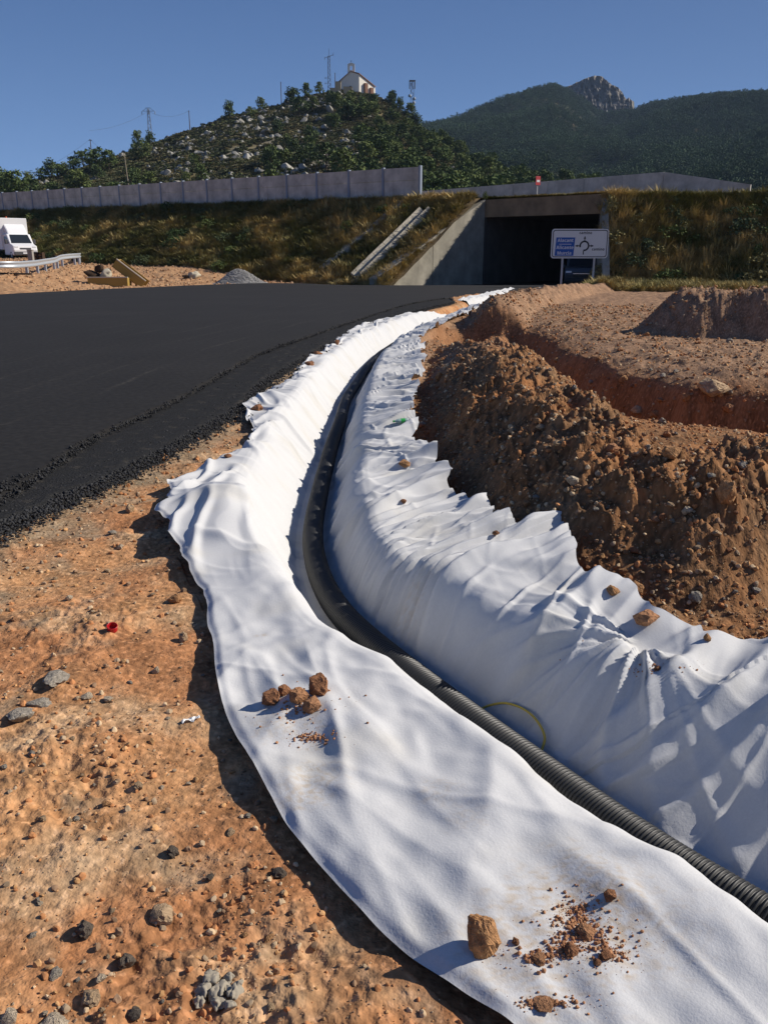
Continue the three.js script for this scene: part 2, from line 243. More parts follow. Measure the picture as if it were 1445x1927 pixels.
function prof0(i, d) {
  const ll = tb(dLL, i), lr = tb(dLR, i);
  if (d < ll) { const el = tb(dEL, i); return lerp(tb(hEL, i), tb(hLL, i), clamp((d - el) / (ll - el))); }
  if (d < FL) return lerp(tb(hLL, i), FLOOR, wall((d - ll) / (FL - ll)));
  if (d < FR) return FLOOR;
  if (d < lr) return lerp(FLOOR, tb(hLR, i), wall((d - FR) / (lr - FR)));
  const er = tb(dER, i); return lerp(tb(hLR, i), tb(hER, i), clamp((d - lr) / (er - lr)));
}
const HEAPL = G(430, 935, 0.1);
function prof(i, d) {
  let h = (prof0(i, d - 0.06) + 2 * prof0(i, d - 0.025) + 2 * prof0(i, d + 0.025) + prof0(i, d + 0.06)) / 6;
  const i0 = i | 0, x = TL[i0].x - TTZ[i0] * d + TTX[i0] * (i - i0) * TSTEP, z = TL[i0].z + TTX[i0] * d + TTZ[i0] * (i - i0) * TSTEP, q = hypot((x - HEAPL.x) / 0.34, (z - HEAPL.z) / 0.6);
  if (q < 2.5) h += 0.11 * exp(-q * q) * sst(-0.3, -0.6, d);
  return h;
}
const GAP0 = 27.3, GAP1 = 29.3; // between the two lengths of cloth (distance ahead)
function groundH(x, z) {
  let h = baseH(x, z);
  if (x > -3.4 && x < 8 && z > -41 && z < 1) {
    const [ii, d, i] = toSD(x, z), l = tb(dEL, i), r = tb(dER, i);
    if (d > l - 0.02 && d < r + 0.02 && i > 0 && i < TN - 1.1) {
      const w = min(sst(l + 0.03, l + 0.15, d), sst(r, r - 0.10, d)); h = lerp(min(h, d > 0 ? tb(hER, i) - 0.02 : tb(hEL, i) - 0.05), prof(i, d) - 0.055 - (abs(d) < 0.2 ? 0.02 : 0), w);
    }
  }
  return h;
}
function inCloth(x, z, mgn = 0) { if (x < -3 || x > 7 || z < -39 || z > 0.6) return null; const [ii, d, i] = toSD(x, z); return d > tb(dEL, i) + mgn && d < tb(dER, i) - mgn ? [i, d] : null; }

// ---------------------------------------------------------------- ground sheet
const soilMap = dtex(1024, (u, v) => { const n = tf(u, v, 8, 6, 0.72), p = tf(u + .3, v + .1, 64, 2), k = tf(u + .7, v, 24, 3); const b = 0.86 + 0.36 * n + 0.22 * p; const s = p > 0.33 ? 0.18 : 0; return [b + s * .8, b * (0.99 - 0.05 * k) + s, b * (0.97 - 0.10 * k) + s]; }, true);
const soilBump = dtex(1024, (u, v) => 0.5 + 0.42 * tf(u, v, 16, 6, 0.75) + 0.3 * max(0, tf(u + .4, v + .2, 48, 2) - 0.15));
const soilMat = new THREE.MeshPhysicalMaterial({ specularIntensity: 0.25, vertexColors: true, map: soilMap, bumpMap: soilBump, bumpScale: 0.022, roughness: 0.97, side: THREE.DoubleSide });
const RED = [0.52, 0.245, 0.112], OCH = [0.62, 0.335, 0.160], TAN = [0.66, 0.43, 0.245], GRV = [0.37, 0.285, 0.19], BRN = [0.30, 0.148, 0.066], FARG = [0.58, 0.35, 0.19], mixc = (a, b, t) => [lerp(a[0], b[0], t), lerp(a[1], b[1], t), lerp(a[2], b[2], t)];
function soilColor(x, y, z) {
  const r = hypot(x, z); if (r > 120) return [0.22, 0.19, 0.12];
  let c = mixc(RED, OCH, sst(-0.3, 0.35, fbm(x * 1.1 + 8, z * 1.1, 3)));
  c = mixc(c, TAN, 0.9 * sst(-0.02, 0.36, fbm(x * 1.9 - 20, z * 2.4 + 3, 4)));
  c = mixc(c, GRV, 0.6 * sst(0.18, 0.45, fbm(x * 3 + 31, z * 3 + 3, 3)));
  if (x < -0.4 && z > -24) { const d = polyD(BE_PTS, x, z)[0]; c = mixc(c, GRV, 0.85 * sst(0.55, 0.1, d + 0.25 * ns(x * 3, z * 3))); }
  if (x > -0.6) { const a = toSD(x, z); if (a[1] > 0.4 || z < -40) { const k = sst(0.4, 0.7, a[1]); const sp = mixc(mixc(BRN, [0.25, 0.165, 0.095], clamp(0.25 + 0.9 * fbm(x * 1.6, z * 1.6 + 5, 3))), [0.42, 0.19, 0.075], sst(-0.05, 0.4, fbm(x * 0.8 + 60, z * 0.8, 4)) * 0.7); const dd = polyD(DITCH, x, z)[0], plat = mixc(mixc(sp, [0.38, 0.235, 0.145], sst(9, 12, -z) * sst(0.9, 1.5, dd)), [0.38, 0.19, 0.095], sst(1.5, 1.05, dd) * 0.7); c = mixc(c, plat, k); } }
  if (z < -30 && x < -2) c = mixc(c, FARG, 0.75);
  return c;
}
{
  const az = []; for (let a = -PI; a < -0.62; a += 0.05) az.push(a); for (let k = 0; k <= 720; k++) az.push(lerp(-0.62, 0.62, k / 720)); for (let a = 0.66; a < PI; a += 0.05) az.push(a); az.push(PI);
  const rr = [0.02, 0.3, 0.6, 0.8, 0.95]; for (let r = 1.05; r < 62; r += 0.0042 * pow(r, 1.2)) rr.push(r); for (let r = 64; r < 4200; r *= 1.16) rr.push(r);
  const g = gridGeo(az.length, rr.length, (i, j) => { const x = rr[j] * sin(az[i]), z = -rr[j] * cos(az[i]); return [x, rr[j] < 110 ? groundH(x, z) : -0.3, z, x * 0.55, z * 0.55]; }, soilColor);
  struct('ground', g, soilMat, 'rough orange and brown dirt of the building site with a trench, spoil ridge and ditch');
}
console.log('ground');
// ---------------------------------------------------------------- asphalt
const asphMap = dtex(1024, (u, v) => {
  const g = tf(u, v, 128, 2), c = tf(u, v, 4, 4), st = ns(u * 4 + 1.5 * tf(u, v, 3, 2), v * 96, 4096 / 16), thin = tf(u + 0.2, v, 2, 3);
  let b = 0.116 + 0.05 * g + 0.02 * c; const wv = v + 0.012 * ns(u * 3, 5.5, 3) + 0.004 * ns(u * 17, 2.5, 17);
  let s = 0; for (const [q, w, a] of [[0.05, .003, .16], [0.12, .004, .30], [0.19, .0025, .22], [0.24, .008, .10], [0.33, .005, .26], [0.41, .002, .22], [0.47, .003, .14], [0.58, .003, .24], [0.66, .007, .14], [0.74, .002, .2], [0.83, .0025, .26], [0.91, .004, .18], [0.96, .002, .16]]) { const gap = 0.12 + 0.8 * sst(-0.15, 0.4, ns(u * 2 + q * 40, q * 91, 2)) * (0.5 + 0.5 * sst(-0.3, 0.3, ns(u * 24 + q * 9, q * 31, 24))); const d = abs(wv - q); s += a * gap * exp(-d * d / (w * w)) * (0.6 + 0.8 * max(0, g + 0.4)); }
  s += 0.05 * sst(0.05, 0.4, ns(u * 3 + 7, v * 40, 4096)) * sst(0, 0.3, thin); b += s * 0.34;
  return [b * 1.05 + s * 0.06, b + s * 0.045, b * 0.94];
}, true);
const grainBump = dtex(512, (u, v) => 0.5 + 0.5 * tf(u, v, 64, 3, 0.8));
const asphMat = new THREE.MeshPhysicalMaterial({ specularIntensity: 0.55, map: asphMap, bumpMap: grainBump, bumpScale: 0.005, roughness: 0.95, side: THREE.DoubleSide });
const baseMap = dtex(512, (u, v) => { const g = tf(u, v, 48, 3, .8), d = tf(u, v, 6, 3); const b = 0.15 + 0.10 * g, s = 0.07 * sst(0.1, 0.5, d); return [b + s, b + s * 0.85, b + s * 0.62]; }, true);
const baseMat = new THREE.MeshPhysicalMaterial({ specularIntensity: 0.3, map: baseMap, bumpMap: grainBump, bumpScale: 0.012, roughness: 0.95, side: THREE.DoubleSide });
{
  const cn = curve2(NEAR_EDGE), cf = curve2(FAR_EDGE), NS = 420, NT = 40; let len = 0, prev = null;
  const A = [], B = []; for (let i = 0; i < NS; i++) { A.push(cn.getPointAt(pow(i / (NS - 1), 1.15))); B.push(cf.getPointAt(pow(i / (NS - 1), 1.15))); }
  const L = [0]; for (let i = 1; i < NS; i++) L.push(L[i - 1] + A[i].distanceTo(A[i - 1]));
  const g = gridGeo(NS, NT, (i, j) => {
    const a = A[i], b = B[i]; const j2 = max(0, j - 2), t = j2 / (NT - 3), dx = b.x - a.x, dz = b.z - a.z, W = hypot(dx, dz); let off = 0, y = 0.07;
    const jag = 0.035 * ns(L[i] * 9, 3) + 0.03 * ns(L[i] * 2.3, 8);
    if (j === 0) { off = -0.045; y = -0.03; } else if (j === 1) { off = -0.012; y = 0.045; } else if (j === 2) { off = 0.02; y = 0.066; }
    const q = off / W + jag / W * (1 - t) + t * (1 - 0), x = a.x + dx * q, z = a.z + dz * q;
    if (j === NT - 1) y = -0.02;
    return [x, y + dip(x, z) + 0.006 * ns(x * .4, z * .4), z, L[i] * 0.12, q * W * 0.12];
  });
  struct('road', g, asphMat, 'new black asphalt carriageway sweeping towards the underpass');
  const cb = curve2(BASE_EDGE), cm = curve2(NEAR_EDGE.slice(0, -3)), NB = 520, NC = 16; const A2 = [], B2 = []; for (let i = 0; i < NB; i++) { A2.push(cb.getPointAt(pow(i / (NB - 1), 1.2))); B2.push(cm.getPointAt(pow(i / (NB - 1), 1.2))); }
  let l2 = 0; const LL = [0]; for (let i = 1; i < NB; i++) LL.push(LL[i - 1] + A2[i].distanceTo(A2[i - 1]));
  const g2 = gridGeo(NB, NC, (i, j) => {
    const a = A2[i], b = B2[i], W = max(0.05, hypot(b.x - a.x, b.z - a.z)), dx = (b.x - a.x) / W, dz = (b.z - a.z) / W, jag = 0.06 * ns(LL[i] * 6, 13) + 0.05 * ns(LL[i] * 1.7, 28);
    let o = jag + (W + 0.12 - jag) * max(0, j - 1) / (NC - 2), y = 0.028 + 0.012 * ns((a.x + dx * o) * 9, (a.z + dz * o) * 9); if (j === 0) { o = jag - 0.06; y = -0.09; } else if (j === 1) y = 0.0;
    const x = a.x + dx * o, z = a.z + dz * o; return [x, y + dip(x, z), z, x * 1.1, z * 1.1];
  });
  struct('road_shoulder', g2, baseMat, 'ragged lower asphalt course along the road edge');
  // loose asphalt crumbs along both ragged edges
  const r = rng(5), crumb = rockGeo(31, 1, 0.4, 4), blk = mat(lin(1, 1, 1), 0.88);
  scatter('asphalt_crumbs', crumb, blk, 24000, () => {
    const t = pow(r(), 1.5) * 0.8 + 0.06, top = r() < 0.12, c = top ? cm : cb, p = c.getPoint(t), q = c.getPoint(min(1, t + 0.002)), dx = q.x - p.x, dz = q.z - p.z, L = hypot(dx, dz) || 1;
    const off = top ? -0.05 + (r() + r() - 1) * 0.07 : (r() < 0.75 ? 0.05 : 0.25) + (r() + r() - 1.0) * 0.34, x = p.x - (dz / L) * -off * 1, z = p.z + (dx / L) * -off;
    const ro = inPoly(ROAD_POLY, x, z); const s = (0.004 + 0.008 * r() * r()) * (1 + 0.03 * abs(z)); const y = ro ? 0.07 : (top ? 0.035 : 0.015); if (hypot(x, z) < 2) return null;
    const k = 0.016 + 0.035 * r(); return { p: V3(x, y + dip(x, z) + s * 0.3 + (top && !ro ? r() * 0.03 : 0), z), s: [s * (0.7 + r() * .6), s * (0.7 + r() * .5), s], e: [r() * 6, r() * 6, r() * 6], c: lin(k, k, k * 1.02) };
  }, 'loose black asphalt crumbs along the ragged road edge', 'crumbs');
}
console.log('road');
// ---------------------------------------------------------------- white geotextile laid in the trench
const clothMap = dtex(1024, (u, v) => { const n = tf(u, v, 96, 3, 0.8), b = tf(u, v, 6, 4); const k = 0.935 + 0.03 * n + 0.02 * b; return [k, k, k]; }, true);
const clothBump = dtex(1024, (u, v) => 0.5 + 0.3 * tf(u, v, 120, 3, .8) + 0.18 * tf(u + .2, v, 14, 3));
const clothMat = new THREE.MeshPhysicalMaterial({ specularIntensity: 0.3, vertexColors: true, map: clothMap, bumpMap: clothBump, bumpScale: 0.0016, roughness: 0.95, side: THREE.DoubleSide });
const STAINS = [[585, 1470, .10, .5], [560, 1490, .07, .35], [820, 1500, .07, .3], [875, 1555, .06, .3], [540, 1350, .12, .5], [600, 1385, .06, .4], [1090, 1720, .16, .8], [960, 1790, .14, .5], [1240, 1770, .12, .25], [1150, 1790, .10, .3], [770, 1090, .10, .35], [745, 1120, .08, .35], [490, 1190, .03, .5], [430, 858, .06, .5], [1060, 1880, .12, .3]].map(([x, y, r, a]) => { const p = G(x, y, 0.02); return [p.x, p.z, r, a]; });
const FAN = (() => { const p = G(1211, 1178, 0.1), q = toSD(p.x, p.z); return [TS[q[0]], q[1]]; })();
const LAP = [[1445, 1262], [1330, 1325], [1262, 1370], [1215, 1425], [1120, 1452], [1040, 1462]].map(([x, y], k) => { const p = G(x, y, [0.03, -0.05, -0.15, -0.26, -0.33, -0.38][k]), q = toSD(p.x, p.z); return [TS[q[0]], q[1], 0]; });
const crs = (n, w) => exp(-(n * n) / (w * w));
function clothH(i, d, s) { // folds on top of the lie of the cloth, as a push along its surface
  const zc = -TL[i | 0].z, nearL = 1 - sst(3.3, 4.6, zc), nearR = 1 - sst(3.4, 4.6, zc), eL = tb(dEL, i), eR = tb(dER, i), lL = tb(dLL, i), lR = tb(dLR, i);
  let a = 0;
  if (d > FR - 0.06) { // right wall and flap: pleats pulled across the trench
    const top = sst(lR - 0.1, lR + 0.08, d), edge = sst(eR - 0.5, eR, d), up = sst(FR - 0.06, FR + 0.1, d);
    const w = s + 0.2 * ns(s * 0.8, d * 1.3) + (0.45 - 0.5 * nearR) * (d - 0.3) * ns(s * 0.6 + 20, 1.5), fq = lerp(3.0, 2.2, nearR);
    const p1 = ns(w * fq, d * 0.5 + 7), p2 = ns(w * fq * 2.3 + 30, d * 0.9 + 3), p3 = ns(w * fq * 4.6 + 60, d * 1.2), f1 = 1 - 2.2 * abs(p1), f2 = 1 - 2.2 * abs(p2);
    const md = 0.35 + 1.1 * sst(-0.3, 0.35, ns(s * 0.9 + 5, d * 0.6 + 11)), mk = sst(-0.25, 0.3, ns(s * 1.3 + 44, d * 1.1));
    const c1 = crs(ns(w * 2.0 + 200, d * 0.5 + 1), 0.10), c2 = crs(ns(w * 3.6 + 0.9 * d + 230, d * 0.8), 0.10), c3 = crs(ns(w * 5.6 - 1.3 * d + 260, d * 1.0), 0.12), c4 = crs(ns(w * 1.4 + 2.4 * d + 290, d * 1.5 - s * 0.8), 0.07);
    a += up * (top * (0.040 + 0.02 * edge) * f1 * md + (0.013 + 0.012 * top) * f2 * (1.4 - 0.5 * md) + (0.004 + 0.005 * top) * p3 + lerp(0.034, 0.020, nearR) * f1 * md * (1 - top) + (0.022 + 0.018 * top) * c1 + (0.015 + 0.014 * top) * c2 * mk + (0.010 + 0.010 * top) * c3 * (1.1 - mk) + (1 - 0.6 * nearR) * (0.010 * c4 * mk + 0.008 * crs(ns(s * 3.3 - d * 3.6 + 71, d * 1.1 + s * 0.9), 0.09) * mk) + 0.007 * fbm(s * 6.5, d * 5.5, 2));
    if (zc < 5) { // folds fanning out from the rock that weighs the hem down, and the overlap of the next length
      const fx = s - FAN[0], fd = d - FAN[1], fr = hypot(fx, fd), fa = atan2(fx, -fd); if (fr < 1.3) { const k = sst(0.02, 0.12, fr) * exp(-fr * 1.6) * sst(1.9, 1.2, abs(fa)), q1 = ns(fa * 2.1 + 3, fr * 0.5), q2 = ns(fa * 4.2 + 9, fr * 0.8), q3 = ns(fa * 6.8 + 19, fr * 0.9); a += k * up * (0.036 * (1 - 2.2 * abs(q1)) + 0.012 * crs(q1, 0.2) + 0.020 * crs(q2, 0.2) + 0.007 * crs(q3, 0.22)); a -= 0.03 * exp(-fr * fr / 0.012); }
      const [ld, , side] = polyD(LAP, s, d); if (ld < 0.2) a += up * 0.013 * (side > 0 ? 1 : 0) * sst(0.2, 0.0, ld);
    }
    a += top * 0.035 * fbm(s * 1.6 + 50, d * 1.9, 2) + edge * edge * (0.03 * ns(s * 4.1, 77) + 0.02 * crs(ns(s * 2.3, 88), 0.15));
  }
  if (d < FL + 0.08) {
    const up = sst(FL + 0.08, FL - 0.1, d), top = sst(lL + 0.1, lL - 0.06, d), edge = sst(eL + 0.3, eL, d);
    const w = s + 0.2 * ns(s * 0.7 + 9, d * 1.4) + 0.9 * (d + 0.5) * ns(s * 0.6, 8.8), p1 = ns(w * 1.7 + 100, d * 0.9), p2 = ns(w * 4.6 + 140, d * 0.8), p3 = ns(w * 12, d * 1.1 + 6);
    const m1 = 0.25 + 1.2 * sst(-0.3, 0.35, ns(s * 0.8 + 61, d * 0.7)), m2 = sst(-0.25, 0.4, ns(s * 1.3 + 81, d * 0.9 + 5));
    const c1 = crs(ns(w * 1.8 + 320, d * 1.1), 0.10), c2 = crs(ns(w * 3.1 + 1.6 * d + 350, d * 1.3), 0.11), c3 = crs(ns(d * 3.4 + 1.1 * ns(s * 0.8, 3.1) + 40, s * 0.7 + 8), 0.12);
    const pl = (1 - top) * (0.026 * m1 * (1 - 2.2 * abs(p1)) + 0.010 * m2 * (1 - 2 * abs(p2)) + 0.004 * p3 * m2 + 0.024 * c1 * m1 + 0.016 * c2 * m2) + top * (0.030 * m1 * (1 - 2.2 * abs(p1)) + 0.016 * c1 + 0.014 * c2 * m2 + 0.03 * fbm(s * 1.7, d * 2.2, 2) + 0.030 * c3 + 0.018 * m2 * (1 - 2.2 * abs(ns(d * 4.6 + 0.7 * ns(s * 0.9, 3.1) + 40, s * 0.75 + 8))));
    const n1 = ns(s * 1.7 - d * 2.4, d * 0.7 + s * 0.5 + 4), n2 = ns(s * 3.1 + d * 3.4, d * 0.9 - s * 0.6 + 14), n3 = ns(s * 4.2 - d * 1.8 + 33, d * 1.6 + s * 0.9);
    const soft = 0.036 * fbm(s * 1.4 + 3, d * 1.7, 2) + 0.026 * fbm(s * 2.4 + 9 + d * 1.4, d * 3.6 - 0.9 * s, 3) + 0.014 * (1 - 2.4 * abs(n1)) * (0.2 + m2) + 0.005 * crs(n1, 0.2) * m2 + 0.006 * crs(n2, 0.16) * m2 + 0.004 * crs(n3, 0.2) * (1 - m2) + 0.006 * fbm(s * 6, d * 6 - s * 2, 2) + 0.013 * (1 - 2.2 * abs(ns(d * 3.8 + 0.5 * ns(s * 1.3, 6.6) + 15, s * 1.15 + d * 0.8))) * (0.3 + m2) + 0.006 * crs(ns(d * 5.5 - s * 1.2 + 25, s * 1.4 + 3), 0.16);
    a += up * lerp(pl, lerp(pl * 0.5, soft, top * 0.75 + 0.25), nearL);
    a += (1 - nearL) * edge * 0.03 * ns(s * 3.3, 55);
  }
  if (d > FL - 0.1 && d < FR + 0.05) a += 0.006 * (1 - 2 * abs(ns(s * 7, d * 1.5))) * sst(FL - .1, FL, d);
  return a;
}
function makeCloth(z0, z1, name, label, leftFrac) {
  const rows = []; let s = 0; const idx = (s) => clamp(s / TSTEP, 0, TN - 1.001);
  while (s < TEND) { const i = floor(idx(s)), dist = hypot(TL[i].x, TL[i].z); const ok = -TL[i].z >= z0 && -TL[i].z <= z1; if (ok) rows.push(s); s += ok ? max(0.0085, 0.00046 * pow(dist, 1.75)) : 0.02; }
  const NC = 230, S = rows.length;
  const g = gridGeo(NC, S, (c, r) => {
    const s = rows[r], f = idx(s), i = f, i0 = floor(f), t = f - i0;
    const cx = lerp(TL[i0].x, TL[i0 + 1].x, t), cz = lerp(TL[i0].z, TL[i0 + 1].z, t), tx = lerp(TTX[i0], TTX[i0 + 1], t), tz = lerp(TTZ[i0], TTZ[i0 + 1], t);
    const nearL = 1 - sst(3.4, 4.8, -cz);
    const endT = r < 10 ? 0 : (S - r < 60 && z1 < 30 && z0 < 5 ? sst(0, 60, 60 - (S - r)) : 0);
    let l = tb(dEL, i) + (0.09 * ns(s * 1.9, 11) + 0.05 * ns(s * 4.6, 21) + 0.012 * ns(s * 13, 25)) * (1 - nearL) + 0.008 * ns(s * 3, 12) * nearL, rgt = tb(dER, i) + 0.10 * ns(s * 1.8, 31) + 0.05 * ns(s * 4.7, 41) + 0.016 * ns(s * 12, 51);
    if (leftFrac) l = lerp(l, -0.75, 0.6);
    l = lerp(l, -0.25, endT);
    const u = c / (NC - 1), uw = u + 0.035 * sin(u * 2 * PI * 2) * 0, d = lerp(l, rgt, uw);
    const h = prof(i, d), h2 = prof(i, d + 0.01), sl = (h2 - h) / 0.01, q = sqrt(1 + sl * sl), a = clothH(i, d, s);
    const lift = (d < tb(dLL, i) ? -0.014 * sst(l + 0.035, l, d) : 0);
    const nd = d - a * sl / q * 0.9, y = h + a / q + lift; // push along the surface normal
    return [cx - tz * nd, y, cz + tx * nd, s * 1.0, d * 1.0];
  }, (x, y, z) => {
    let r = 0.655, gg = 0.655, b = 0.645; const near = x * x + z * z < 60;
    if (near) for (const [sx, sz, sr, sa] of STAINS) { const q = hypot(x - sx, z - sz) / sr; if (q < 1.6) { const k = sa * sst(1.5, 0.3, q + 0.9 * fbm(x * 26, z * 26, 3)) * sst(-0.25, 0.35, fbm(x * 60 + 9, z * 60, 2)); r = lerp(r, 0.56, k); gg = lerp(gg, 0.44, k); b = lerp(b, 0.30, k); } }
    const sm = 0.24 * sst(0.05, 0.45, fbm(x * 2.3 + 70, z * 2.3, 3)); return [r - 0.10 * sm, gg - 0.15 * sm, b - 0.26 * sm];
  });
  return single(name, g, clothMat, label, 'geotextile');
}
makeCloth(-2, GAP0, 'geotextile_sheet', 'long white geotextile sheet draped through the drainage trench, wrinkled over both banks');
makeCloth(GAP1, 39, 'geotextile_sheet', 'far short length of white geotextile in the trench nearest the underpass', true);
console.log('cloth');
const clothTop = (i, d) => { const h = prof(i, d), sl = (prof(i, d + 0.01) - h) / 0.01; return h + clothH(i, d, i * TSTEP) / sqrt(1 + sl * sl); };
function surfH(x, z) { const c = inCloth(x, z, 0.02); if (c && -TL[c[0] | 0].z < GAP0) return clothTop(c[0], c[1]); if (inPoly(ROAD_POLY, x, z)) return 0.072 + dip(x, z); return groundH(x, z); }
// ---------------------------------------------------------------- corrugated drain pipe
{
  const iEnd = TL.findIndex(p => -p.z > 19), sEnd = TS[iEnd], pitch = 0.0165, R0 = 0.066, R1 = 0.0735, prf = [[0, R0], [0.18, R0], [0.34, R1], [0.66, R1], [0.84, R0]], rings = []; let s = 0.03;
  while (s < sEnd) { const far = s > 11; if (far) { rings.push([s, R0], [s + pitch, R1 - .001], [s + 2 * pitch, R0]); s += pitch * 3; } else { for (const [o, r] of prf) rings.push([s + o * pitch, r]); s += pitch; } }
  const NR = 29, g = gridGeo(NR, rings.length, (c, k) => { const [s, r] = rings[k], f = clamp(s / TSTEP, 0, TN - 2), i = floor(f), t = f - i, cx = lerp(TL[i].x, TL[i + 1].x, t), cz = lerp(TL[i].z, TL[i + 1].z, t), tx = TTX[i], tz = TTZ[i], a = c / (NR - 1) * 2 * PI, off = 0.025 * ns(s * 0.6, 3.3), lift = FLOOR + 0.082 + 0.006 * ns(s * 0.8, 9.1), d = off + cos(a) * r; return [cx - tz * d, lift + sin(a) * r, cz + tx * d, s, a]; });
  single('corrugated_pipe', g, new THREE.MeshStandardMaterial({ color: lin(0.013, 0.0135, 0.0135), roughness: 0.5, side: THREE.DoubleSide }), 'dark grey corrugated drain pipe lying along the trench bottom', 'pipe');
  // yellow cord
  const pts = [[905, 1342], [935, 1330], [965, 1327], [1000, 1340], [1025, 1365], [1036, 1392], [1030, 1416]].map(([x, y]) => { const p = pick(x, y, surfH, 1, 9); const q = toSD(p.x, p.z)[0]; p.x += TTZ[q] * 0.035; p.z -= TTX[q] * 0.035; p.y += 0.02; return p; });
  single('yellow_rope', new THREE.TubeGeometry(new THREE.CatmullRomCurve3(pts), 60, 0.0055, 6), mat(lin(0.55, 0.40, 0.06), 0.6), 'thin yellow cord looping out from behind the pipe', 'rope');
}
// ---------------------------------------------------------------- motorway embankment
const E0 = 5.05, E1 = 12.45; // tunnel opening along the embankment line
const crestH = (e) => 4.82 - 0.0141 * min(e, 4);
function embH(x, z) {
  const [e, n] = toEN(x, z); const top = crestH(e) + 0.0 ;
  if (e < E0 - 0.1) { const k = clamp((n - 0.6) / 8.8), lo = -0.5 + 0.9 * sst(-3, -14, e); const h = lerp(top, lo, k); return n < 0.6 ? top : h + 0.22 * fbm(e * 0.4, n * 0.5, 3) * min(1, (n - 0.6)) ; }
  if (e > E1 + 0.1) { if (n > 0 && e < E1 + 0.1 + 0.62 * n) return -0.6; const back = 4.2 * sst(E1, E1 + 6, e), toe = 2.9; const k = clamp((n + back) / (toe + back)); return lerp(4.45 + 0.008 * (e - E1), -0.5, k) + (k > 0 && k < 1 ? 0.28 * fbm(e * 0.45 + 9, n * 0.6, 3) * sin(k * PI) : 0); }
  return n < -0.05 ? 4.70 : -0.6;
}
const vegSoil = dtex(512, (u, v) => { const n = tf(u, v, 8, 5, .7); const b = 0.85 + 0.4 * n; return [b, b, b * 0.95]; }, true);
const embMat = new THREE.MeshPhysicalMaterial({ specularIntensity: 0.25, vertexColors: true, map: vegSoil, roughness: 1, side: THREE.DoubleSide });
{
  const col = (x, y, z) => { const a = fbm(x * 0.35, z * 0.35 + y * 0.5, 4); return mixc([0.24, 0.17, 0.09], [0.33, 0.23, 0.125], sst(-0.25, 0.4, a)); };
  const patch = (ea, eb, na, nb, ne, nn) => gridGeo(ne, nn, (i, j) => { const e = lerp(ea, eb, i / (ne - 1)), n = lerp(na, nb, j / (nn - 1)), p = EN(e, n); return [p.x, embH(p.x, p.z), p.z, e * .5, n * .5]; }, col);
  const strip = (g) => g;
  const g = mergeGeometries([patch(-95, E0 - 0.12, 10.5, -30, 240, 90), patch(E0 - 0.11, E1 + 0.11, -0.06, -30, 24, 40), patch(E1 + 0.12, 75, 3.4, -30, 160, 90)]);
  struct('embankment', g, embMat, 'motorway embankment slope of earth under dry grass');
}
// ---------------------------------------------------------------- concrete underpass
const concMap = dtex(512, (u, v) => { const n = tf(u, v, 4, 6, .6), st = ns(u * 24, v * 2, 24 * 64 > 255 ? 256 : 24); const b = 0.84 + 0.24 * n + 0.02 * st; return [b, b * 0.985, b * 0.95]; }, true);
const concBump = dtex(256, (u, v) => 0.5 + 0.5 * tf(u, v, 32, 3));
const concrete = (r, g, b) => new THREE.MeshStandardMaterial({ color: lin(r, g, b), map: concMap, bumpMap: concBump, bumpScale: 0.006, roughness: 0.92, side: THREE.DoubleSide });
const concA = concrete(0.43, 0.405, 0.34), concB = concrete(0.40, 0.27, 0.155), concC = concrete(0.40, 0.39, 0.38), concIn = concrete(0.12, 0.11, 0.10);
function prism(poly, thick, toWorld) { // polygon of [a,h] with a thickness; toWorld(a,h,k) with k 0 or thick
  const n = poly.length, P = [], U = [], tri = THREE.ShapeUtils.triangulateShape(poly.map(([a, h]) => new THREE.Vector2(a, h)), []);
  const put = (q, u, v) => { P.push(q.x, q.y, q.z); U.push(u * 0.25, v * 0.25); };
  for (const k of [0, thick]) for (const t of tri) for (const i of (k ? t : [t[2], t[1], t[0]])) put(toWorld(poly[i][0], poly[i][1], k), poly[i][0], poly[i][1]);
  for (let i = 0; i < n; i++) { const a = poly[i], b = poly[(i + 1) % n], q = [[a, 0], [b, 0], [b, thick], [a, 0], [b, thick], [a, thick]]; for (const [p, k] of q) put(toWorld(p[0], p[1], k), p[0] + k, p[1]); }
  const g = new THREE.BufferGeometry(); g.setAttribute('position', new THREE.Float32BufferAttribute(P, 3)); g.setAttribute('uv', new THREE.Float32BufferAttribute(U, 2)); g.computeVertexNormals(); return g;
}
